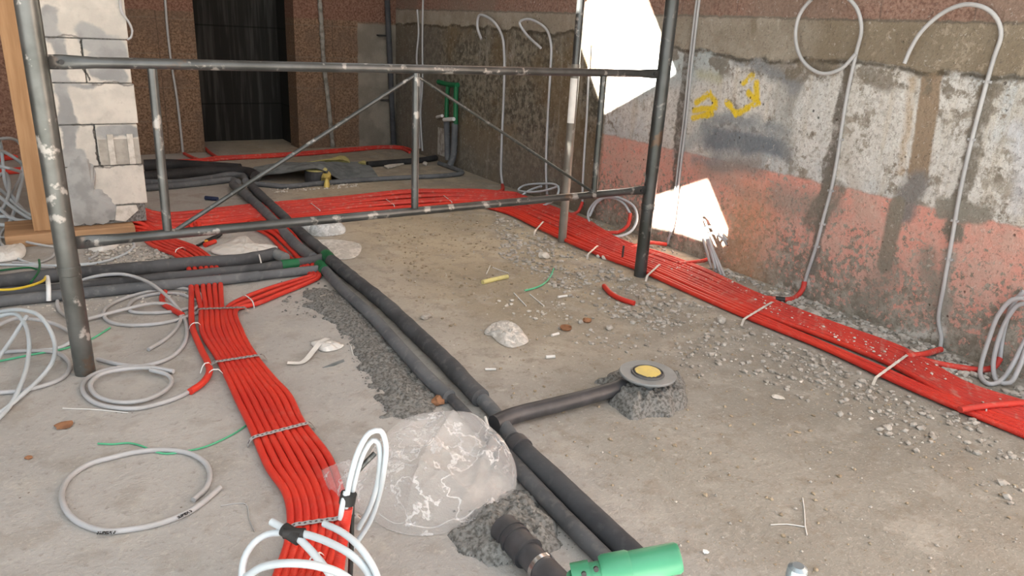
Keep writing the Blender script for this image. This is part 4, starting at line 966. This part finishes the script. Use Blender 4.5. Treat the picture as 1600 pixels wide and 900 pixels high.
# heap at the left
G2 = 'white cables in the heap behind the timber board'
rngh = random.Random(11)
heap = [[(-20, 222, .3), (10, 216, .3), (30, 223, .25), (38, 240, .2), (34, 270, .1), (20, 300, .05), (0, 330, .03), (-20, 340, .03)],
        [(-20, 235, .3), (0, 222, .3), (4, 250, .2), (8, 285, .1), (25, 315, .05), (48, 340, .02)],
        [(-10, 230, .3), (12, 240, .25), (30, 252, .2), (40, 262, .15)], [(-10, 258, .2), (10, 262, .2), (32, 268, .15)],
        [(-15, 285, .08), (5, 300, .06), (22, 318, .05), (40, 332, .03), (60, 342, .02)], [(-15, 295, .08), (5, 312, .06), (28, 330, .04), (50, 344, .02)],
        [(-15, 340, .02), (10, 338, .03), (30, 345, .03), (48, 349, .02)], [(-15, 315, .05), (4, 330, .04), (20, 342, .03), (45, 346, .02)],
        [(38, 245, .2), (36, 275, .12), (30, 300, .08), (22, 330, .03), (14, 350, .02)], [(-10, 350, .02), (15, 352, .02), (40, 350, .02), (55, 348, .02)], [(-10, 280, .1), (6, 270, .12), (14, 300, .08), (4, 325, .04), (-10, 335, .03)]]
hl = ['long arc over the top', 'cable hanging down along the frame edge', 'short one crossing the red conduits', 'straight one across the middle', 'diagonal one running to the board foot', 'lower diagonal one', 'flat one on the ground', 'low bent one', 'upright one beside the board', 'lowest one along the plank', 'small curl in the middle']
for k, h in enumerate(heap): cable(h, 'white cable of the heap behind the timber board, %s' % hl[k], .0085, 'wcable', G2, step=.02)
# coils by the right wall
w_ = lambda *L: [(u, v, o_, 'w') for u, v, o_ in L]
cable(w_((848, 312, .05), (830, 318, .10), (812, 320, .13), (822, 325, .15), (845, 322, .13), (866, 312, .10), (873, 298, .06), (869, 289, .03), (845, 287, .02), (816, 291, .04), (810, 296, .06), (826, 300, .07), (850, 298, .05), (873, 291, .03)), 'small white cable coil lying against the wall behind the prop', .0065, 'wcable')
cable(w_((846, 291, .03), (828, 297, .05), (813, 307, .09), (809, 318, .13)), 'short white cable across the small coil behind the prop', .0065, 'wcable')
cable(w_((985, 334, .03), (975, 318, .02), (955, 309, .014), (932, 314, .02), (920, 330, .05), (922, 350, .09), (940, 366, .13), (962, 370, .13), (985, 362, .10), (995, 345, .06), (992, 325, .03), (975, 312, .02), (952, 307, .025), (932, 317, .035), (921, 338, .07)), 'white cable coil standing against the wall between prop and dark post', .0068, 'wcable')
G3 = 'pale cables leaning in the sunlit patch'
def leaner(px, label): 
    pts = []
    for u, v, f in px: pts.append(RW(u, v, f))
    tag(MB().tube(pts, .006, 10, .012).build('cable', 'cable'), label, 'cable', G3)
leaner([(1112, 420, .10), (1105, 395, .08), (1096, 365, .06), (1088, 340, .045), (1087, 332, .045), (1091, 333, .045), (1098, 352, .06), (1110, 388, .09), (1118, 420, .12)], 'pale cable hairpin leaning in the sunlit wall patch, nearest the chase')
leaner([(1120, 425, .11), (1112, 400, .09), (1103, 370, .07), (1094, 345, .055), (1092, 334, .05), (1098, 345, .05)], 'pale cable with a cut tip in the middle of the sunlit bundle')
leaner([(1132, 432, .13), (1122, 408, .10), (1111, 382, .08), (1108, 368, .07), (1114, 364, .06), (1124, 369, .05), (1132, 376, .03), (1135, 382, .012)], 'pale cable bending back to the wall beside the sunlit bundle')
leaner([(1127, 430, .12), (1117, 403, .10), (1107, 372, .08), (1103, 356, .07), (1112, 355, .05), (1126, 364, .03), (1136, 375, .012)], 'pale cable outermost in the sunlit bundle, tip turned to the wall')
def coil2(px, label): tag(MB().tube([RW(u, v, f) for u, v, f in px], .0075, 10, .012).build('cable', 'cable'), label, 'cable')
coil2([(1600, 466, .05), (1582, 468, .05), (1560, 492, .05), (1545, 530, .06), (1533, 570, .09), (1533, 590, .11), (1545, 600, .12), (1565, 594, .12), (1582, 570, .10), (1600, 535, .08), (1640, 470, .06)], 'grey cable coil leaning on the pink wall, outer turn')
coil2([(1602, 474, .03), (1590, 477, .03), (1570, 505, .03), (1556, 545, .05), (1552, 575, .08), (1560, 597, .11), (1578, 598, .12), (1592, 575, .10), (1610, 530, .08), (1650, 470, .06)], 'grey cable coil leaning on the pink wall, inner turn')
coil2([(1562, 562, .02), (1566, 530, .012), (1573, 500, .012), (1586, 470, .012), (1600, 455, .012)], 'grey cable rising from the conduit behind the leaning coil')

# foreground: taped loop in an upright red conduit and a bundle of white ends
YF = P(530, 925).y
bl_ = thing('cable_bundle', P(530, 925), 'upright red conduit with a looped white cable taped black, beside the plastic bag', 'cable bundle')
def fy(u, v, dy=0): return PY(u, v, YF + dy)
MB().tube([fy(525, 922), fy(528, 900), fy(534, 850), fy(542, 793)], .0105, 16, .01).build('conduit', 'red', bl_)
MB().tube([fy(539, 803), fy(543, 770, -.002), fy(549, 740, -.002), fy(562, 700), fy(578, 676), fy(594, 673), (fy(603, 695)), fy(600, 735), fy(592, 775, .02), fy(578, 815, .03), fy(557, 848, .03), fy(540, 868, .02)], .005, 12, .008).build('cable_loop', 'wcable', bl_)
MB().tube([fy(546, 803, .006), fy(550, 772, .006), fy(558, 737, .006), fy(570, 704, .006), fy(582, 688, .008), fy(590, 691, .008), fy(594, 710, .01), fy(590, 752, .014), fy(579, 790, .02), fy(560, 826, .03)], .005, 12, .008).build('cable_loop', 'wcable', bl_)
MB().tube([fy(532, 810), fy(535, 790, -.008), fy(541, 768)], .005, 12, .008).build('cable_loop', 'wcable', bl_)
MB().tube([fy(551, 745, .012), fy(570, 724, .012), fy(586, 708, .012)], .0048, 10, .01).build('steel_rod', 'dpost', bl_)['label'] = 'dark steel rod end'
MB().tube([fy(547, 905, .012), fy(549, 850, .012), fy(550, 780, .012)], .005, 10, .01).build('steel_rod', 'dpost', bl_)
MB().tube([fy(542, 786), fy(545, 771)], .0145, 18, raw=True).build('tape', 'black', bl_)['label'] = 'black tape wrap'
fb = thing('cable_bundle', P(560, 960), 'bundle of white cable ends taped together, curving over the bottom of the ribbon', 'cable bundle')
Z = .1
MB().tube([P(424, 815, .14), P(460, 836, .135), P(490, 865, .12), P(520, 905, .09), P(540, 950, .04)], .0068, 12, .008).build('cable_end', 'wcable', fb)
MB().tube([P(440, 832, .13), P(418, 835, .125), P(397, 848, .12), P(382, 872, .10), P(378, 905, .07), P(385, 950, .02)], .0062, 12, .008).build('cable_end', 'wcable', fb)
MB().tube([P(455, 832, .135), P(478, 835, .14), P(515, 848, .14), P(550, 868, .13), P(575, 895, .10), P(590, 950, .04)], .0068, 12, .008).build('cable_end', 'wcable', fb)
MB().tube([P(506, 818, .15), P(535, 832, .15), P(562, 855, .14), P(585, 890, .11), P(600, 940, .05)], .0062, 12, .008).build('cable_end', 'wcable', fb)
MB().tube([P(384, 902, .10), P(410, 886, .13), P(450, 880, .15), P(495, 884, .15), P(535, 898, .13), P(565, 925, .10), P(580, 960, .04)], .0068, 12, .008).build('cable_end', 'wcable', fb)
MB().tube([P(444, 827, .137), P(468, 842, .133)], .0125, 16, raw=True).build('tape', 'black', fb)['label'] = 'black tape wrap'
MB().tube([P(444, 833, .137), P(476, 834, .139)], .010, 16, raw=True).build('tape', 'black', fb)

# coloured wires
cable([(384, 665), (370, 675), (345, 688), (318, 699), (290, 705), (262, 709), (240, 705), (222, 697), (200, 692), (178, 694), (153, 693)], 'thin green wire running from the ribbon past the printed cable ring', .0024, 'gwire', cat='wire', name='wire')
cable([(-10, 566), (20, 560), (50, 554), (100, 545), (140, 531), (172, 512)], 'green wire passing behind the scaffold post foot', .003, 'gwire', cat='wire', name='wire')
cable([(820, 454), (836, 450), (850, 443), (860, 432), (865, 420)], 'short green wire curved on the dirt floor', .0038, 'gwire', cat='wire', name='wire')
cable([(-10, 453, .07), (20, 452, .07), (45, 447, .07), (65, 440, .07), (72, 432, .06)], 'yellow wire end over the pipes left of the scaffold post', .0045, 'ywire', cat='wire', name='wire')
cable([(48, 441, .05), (57, 430, .06), (62, 417, .06), (61, 406, .06)], 'dark green wire end standing beside the yellow wire', .004, 'dgreen', cat='wire', name='wire')
cable([(-10, 424, .02), (20, 420, .02), (45, 418, .02), (60, 422, .02)], 'dark green wire lying along the gravel', .004, 'dgreen', cat='wire', name='wire')

# ------------------------------------------------------------------ small litter
def flat(px, z, name, mat, label, cat, th=.002):
    pts = [P(*q) for q in px]; n = len(pts); vs = [p + Vector((0, 0, z)) for p in pts] + [p + Vector((0, 0, z + th)) for p in pts]
    fs = [tuple(range(n))[::-1], tuple(range(n, 2 * n))] + [(i, (i + 1) % n, n + (i + 1) % n, n + i) for i in range(n)]
    return tag(MB().add(vs, fs, smooth=False).build(name, mat), label, cat)
tape = [P(449, 567, .006), P(470, 567, .004), P(478, 562, .006), P(490, 548, .012), P(503, 533, .016), P(512, 529, .012)]
def ribbon(pts, w, th, name, mat, label, cat):
    p = spline(pts, .006); vs = []; n = len(p)
    for t_ in (0, th):
        for i, q in enumerate(p):
            d_ = p[min(i + 1, n - 1)] - p[max(0, i - 1)]; s_ = Vector((-d_.y, d_.x, 0)).normalized() * w / 2; vs += [q - s_ + Vector((0, 0, t_)), q + s_ + Vector((0, 0, t_))]
    fs = [(o_ + 2 * i, o_ + 2 * i + 2, o_ + 2 * i + 3, o_ + 2 * i + 1) for o_ in (0, 2 * n) for i in range(n - 1)]
    return tag(MB().add(vs, fs).build(name, mat), label, cat)
ribbon(tape, .018, .001, 'label_strip', 'label', 'crumpled white label strip on the floor beside the mortar', 'label')
bag([(486, 536, .006), (500, 530, .01), (520, 533, .01), (537, 538, .006), (528, 545, .005), (505, 548, .005)], (510, 538, .018), 'paper_scrap', 'wrap', 'cream crumpled paper scrap under the white label strip', .004, 8, 40, cat='paper', fq=45)
flat([(504, 575), (520, 568), (537, 562), (538, 565), (522, 572)], 0, 'plastic_shard', 'sheet', 'dark grey shard lying near the white label strip', 'shard')
tag(MB().tube([P(754, 441, .008), P(775, 436, .008), P(793, 432, .008)], .0095, 12).build('foam_scrap', 'yscrap'), 'pale yellow tube scrap on the dirt in front of the band', 'scrap')
rng = random.Random(9)
capc = P(884, 515); cp = MB().lathe([(.0, .002), (.018, .002), (.021, .006), (.021, .012), (.018, .012), (.017, .005), (0, .005)], capc, 24); tag(cp.build('bottle_cap', 'brown'), 'round reddish brown cap lying on the dirt', 'cap')
def rock(px, r, mat, label, name='stone', sub=2, flatf=.65, group=None):
    q = P(*px); q.z = r * flatf * .75; return tag(MB().rock(q, r, rng, sub, flatf).build(name, mat), label, 'stone', group)
rock((686, 631), .02, 'brown', 'brown stone lump between the mortar and the grey lagged pipe')
rock((757, 868), .014, 'pale', 'pale square stone chip in the mortar beside the black coupling')
rock((1037, 647), .016, 'pale', 'pale chip stuck in the mortar under the drain')
rock((1126, 504), .022, 'stone', 'grey stone lump beside the red run, before the looped wall cable')
rock((850, 403), .024, 'pale', 'pale plaster lump on dirt in front of the steel prop')
rock((946, 405), .018, 'pale', 'small pale lump next to the dark post foot and red run')
rock((935, 402), .012, 'pale', 'tiny pale lump next to the larger one by the red run')
rock((917, 503), .014, 'brown', 'pinkish stone on the dirt right of the brown cap')
rock((907, 505), .012, 'stone', 'grey stone touching the pinkish stone on the dirt')
rock((952, 515), .016, 'stone', 'grey stone with wires on the dirt near the drain')
rock((1428, 556, ), .022, 'pale', 'pale lump under the short red stub at the wall foot')
rock((1485, 577), .02, 'pale', 'pale flat lump beneath the conduit by the coil')
rock((1128, 440), .012, 'pale', 'pale pebble on the red run below the sunlit cables')
rock((508, 467), .03, 'stone', 'flat grey slab of mortar beside the start of the lagged pipe', flatf=.3)
rock((1270, 492), .03, 'stone', 'flat stone chip at the wall foot above the red run', flatf=.4)
rock((1285, 512), .03, 'stone', 'long flat stone chip against the red run', flatf=.3)
rock((1215, 622), .016, 'pale', 'flat pale chip alone on the floor beneath the red run', flatf=.3)
rock((100, 666), .022, 'brown', 'flat brown dried mud clod on the concrete near the cable rings', 'mud_clod', flatf=.2)
rock((45, 716), .008, 'brown', 'tiny brown mud crumb left of the printed cable ring', 'mud_clod', flatf=.4)
rock((905, 838), .010, 'white', 'white chip between the lagged pipes and the green fitting', flatf=.5)
rock((665, 497), .022, 'stone', 'small grey flat stone just right of the thick lagged pipe', flatf=.35)
for k, (a, b, r, lab) in enumerate((((862, 524), (873, 521), .005, 'white plug stub left of the brown cap'), ((853, 558), (867, 557), .006, 'white plug stub between small bag and drain'), ((872, 464), (886, 462), .005, 'white stub near the short green wire'), ((758, 577), (775, 577), .004, 'white stick beside the thick lagged pipe'), ((828, 460), (850, 478), .0025, 'thin white stick across the litter cluster'), ((803, 458), (822, 478), .0025, 'thin white stick beside the litter cluster'),
     ((1000, 418), (1010, 420), .004, 'white bit at the dark scaffold post'), ((770, 418), (795, 427), .002, 'thin white straw behind the yellow scrap'), ((760, 428), (766, 415), .002, 'short white straw standing by the yellow scrap'), ((938, 836), (948, 850), .004, 'white stick wedged between the two lagged pipes'), ((548, 540), (552, 555), .002, 'white shaving at the mortar edge'))):
    tag(MB().tube([P(*a, r), P(*b, r)], r, 8, raw=True).build('plastic_stick', 'white'), lab, 'stick')
z_ = thing('cable_tie', P(1258, 823), 'thin white cable tie lying T-shaped on bare floor', 'cable tie')
MB().tube([P(1204, 820, .002), P(1230, 819, .002), P(1257, 823, .003)], .0014, 6).build('tail', 'white', z_); MB().tube([P(1254, 778, .002), P(1257, 800, .002), P(1258, 822, .003), P(1261, 836, .002)], .0014, 6).build('loop', 'white', z_)
cable([(345, 790), (375, 786), (385, 788), (390, 812), (398, 830)], 'thin bent wire on the concrete beside the printed ring', .0012, 'gcable', cat='wire', name='wire')
cable([(98, 638), (150, 640), (200, 645)], 'thin white straw below the wide grey coil', .0015, 'white', cat='straw', name='straw')
tag(MB().rock(P(1103, 862, .004), .006, random.Random(2), 1, .4).build('plastic_chip', M['packing']), 'pale turquoise chip on the floor right of the green fitting', 'chip')
pl = thing('pliers', P(330, 378), 'black pliers with orange marks lying by the lower rail', 'pliers')
MB().tube([P(318, 380, .012), P(330, 374, .012), P(343, 368, .012)], .008, 10).build('handle', 'black', pl); MB().tube([P(322, 376, .012), P(333, 371, .012), P(346, 366, .012)], .007, 10).build('handle', 'black', pl)
MB().rock(P(322, 377, .02), .008, random.Random(1), 2, .8).build('grip_mark', 'orange', pl); MB().tube([P(308, 384, .008), P(318, 379, .01)], .006, 8).build('jaw', 'dpost', pl)
tag(MB().tube([P(321, 309, .012), P(340, 311, .012)], .012, 10, raw=True).build('plastic_stub', 'blue'), 'dark blue plastic stub on the floor behind the left upright', 'scrap')
for k, (a, b) in enumerate((((600, 262), (655, 251)), ((660, 258), (668, 257)))):
    flat([a, (b[0] - 5, b[1] - 3), b, (a[0] + 6, a[1] + 3)], .005, 'board_scrap', 'pale', ['pale board scrap lying before the corner riser', 'small pale scrap beside the corner riser pipes'][k], 'scrap', .01)

onrun = [(1130, 440), (1190, 470), (1290, 512), (1400, 553), (1520, 606), (1600, 640), (1600, 655), (1480, 605), (1380, 572), (1280, 528), (1180, 486)]
# grit and rubble: too many crumbs to count
def grit(polys, name, mat, label, seed, base=0):
    rg_ = random.Random(seed); mb = MB()
    for px, n, r0, r1 in polys:
        poly = [P(*q).to_2d() for q in px]; x0, x1 = min(p.x for p in poly), max(p.x for p in poly); y0, y1 = min(p.y for p in poly), max(p.y for p in poly); k = 0; tries = 0
        while k < n and tries < n * 12:
            tries += 1; q = Vector((rg_.uniform(x0, x1), rg_.uniform(y0, y1)))
            if not inside(q, poly) or noise.noise(Vector((q.x * 5, q.y * 5, seed))) < rg_.uniform(-.6, .35): continue
            k += 1; r = r0 + (r1 - r0) * rg_.random() ** 3
            if r > .006: mb.rock((q.x, q.y, base + r * .3), r * .9, rg_, 1, .6); continue
            a = rg_.uniform(0, 6.28); sc_ = [rg_.uniform(.6, 1.3) for _ in range(6)]; z = base
            vs = [(q.x + r * sc_[i] * math.cos(a + i * 1.5708), q.y + r * sc_[i] * math.sin(a + i * 1.5708), z + r * .25) for i in range(4)] + [(q.x, q.y, z + r * sc_[4]), (q.x, q.y, z)]
            mb.add(vs, [(0, 1, 4), (1, 2, 4), (2, 3, 4), (3, 0, 4), (1, 0, 5), (2, 1, 5), (3, 2, 5), (0, 3, 5)], smooth=False)
    tag(mb.build(name, mat), label, 'rubble', None, 'stuff')
runnear = [(770, 330), (860, 372), (920, 402), (1000, 440), (1080, 470), (1180, 510), (1290, 558), (1390, 605), (1600, 690), (1600, 800), (1400, 690), (1200, 600), (1060, 540), (900, 470), (780, 400)]
wallfoot = [(1080, 415), (1150, 425), (1260, 470), (1350, 500), (1480, 545), (1600, 610), (1600, 625), (1480, 590), (1400, 545), (1300, 505), (1180, 458)]
mid = [(560, 360), (760, 330), (900, 400), (1100, 480), (1300, 580), (1600, 720), (1600, 900), (1100, 900), (1000, 800), (850, 690), (760, 590), (600, 440)]
leftfoot = [(130, 388), (230, 380), (290, 405), (130, 425)]
grit([(runnear, 2600, .002, .014), (wallfoot, 900, .003, .02), (leftfoot, 420, .004, .014), ([(860, 500), (1100, 470), (1180, 520), (1100, 590), (900, 540)], 260, .002, .012), (mid, 900, .0012, .006), ([(880, 330), (960, 345), (1060, 385), (1080, 410), (1000, 395), (900, 350)], 260, .003, .012)], 'rubble', 'stone', 'grey grit and rubble strewn along the red conduit run and wall foot', 4)
M['dirt'] = simple('dirt_clod', (.36, .30, .215), (.25, .20, .14), 40, .95, bump=.4)
grit([(mid, 1700, .0015, .007), ([(560, 350), (770, 328), (900, 390), (960, 430), (900, 480), (700, 470), (600, 420)], 900, .002, .009)], 'dirt_clods', 'dirt', 'tan dirt crumbs and clods on the bare middle floor', 21)
grit([(runnear, 420, .002, .008), (mid, 260, .001, .005), (wallfoot, 160, .003, .014), (leftfoot, 160, .004, .012), ([(770, 470), (880, 470), (890, 500), (800, 500)], 60, .003, .010), ([(-10, 480), (120, 468), (300, 455), (300, 470), (120, 490)], 160, .002, .008), ([(420, 295), (560, 285), (560, 292), (430, 302)], 120, .004, .012)], 'plaster_crumbs', 'pale', 'pale plaster crumbs scattered over the floor', 8)
grit([([(480, 455), (560, 480), (640, 560), (700, 625), (690, 655), (600, 655), (560, 580), (520, 500)], 500, .002, .007), ([(430, 440), (500, 440), (540, 470), (500, 500), (440, 490)], 160, .002, .009), ([(700, 800), (880, 780), (900, 860), (760, 890)], 200, .0015, .005)], 'mortar_crumbs', 'mortar', 'dark mortar crumbs round the mortar along the lagged pipes', 12)

grit([(onrun, 160, .002, .007), ([(1000, 405), (1080, 425), (1130, 445), (1100, 445), (1010, 418)], 40, .002, .006)], 'conduit_crumbs', 'pale', 'pale crumbs lying on the dusty red conduits of the run', 31, .021)
for o in bpy.data.objects:
    if '_o' in o: del o['_o']
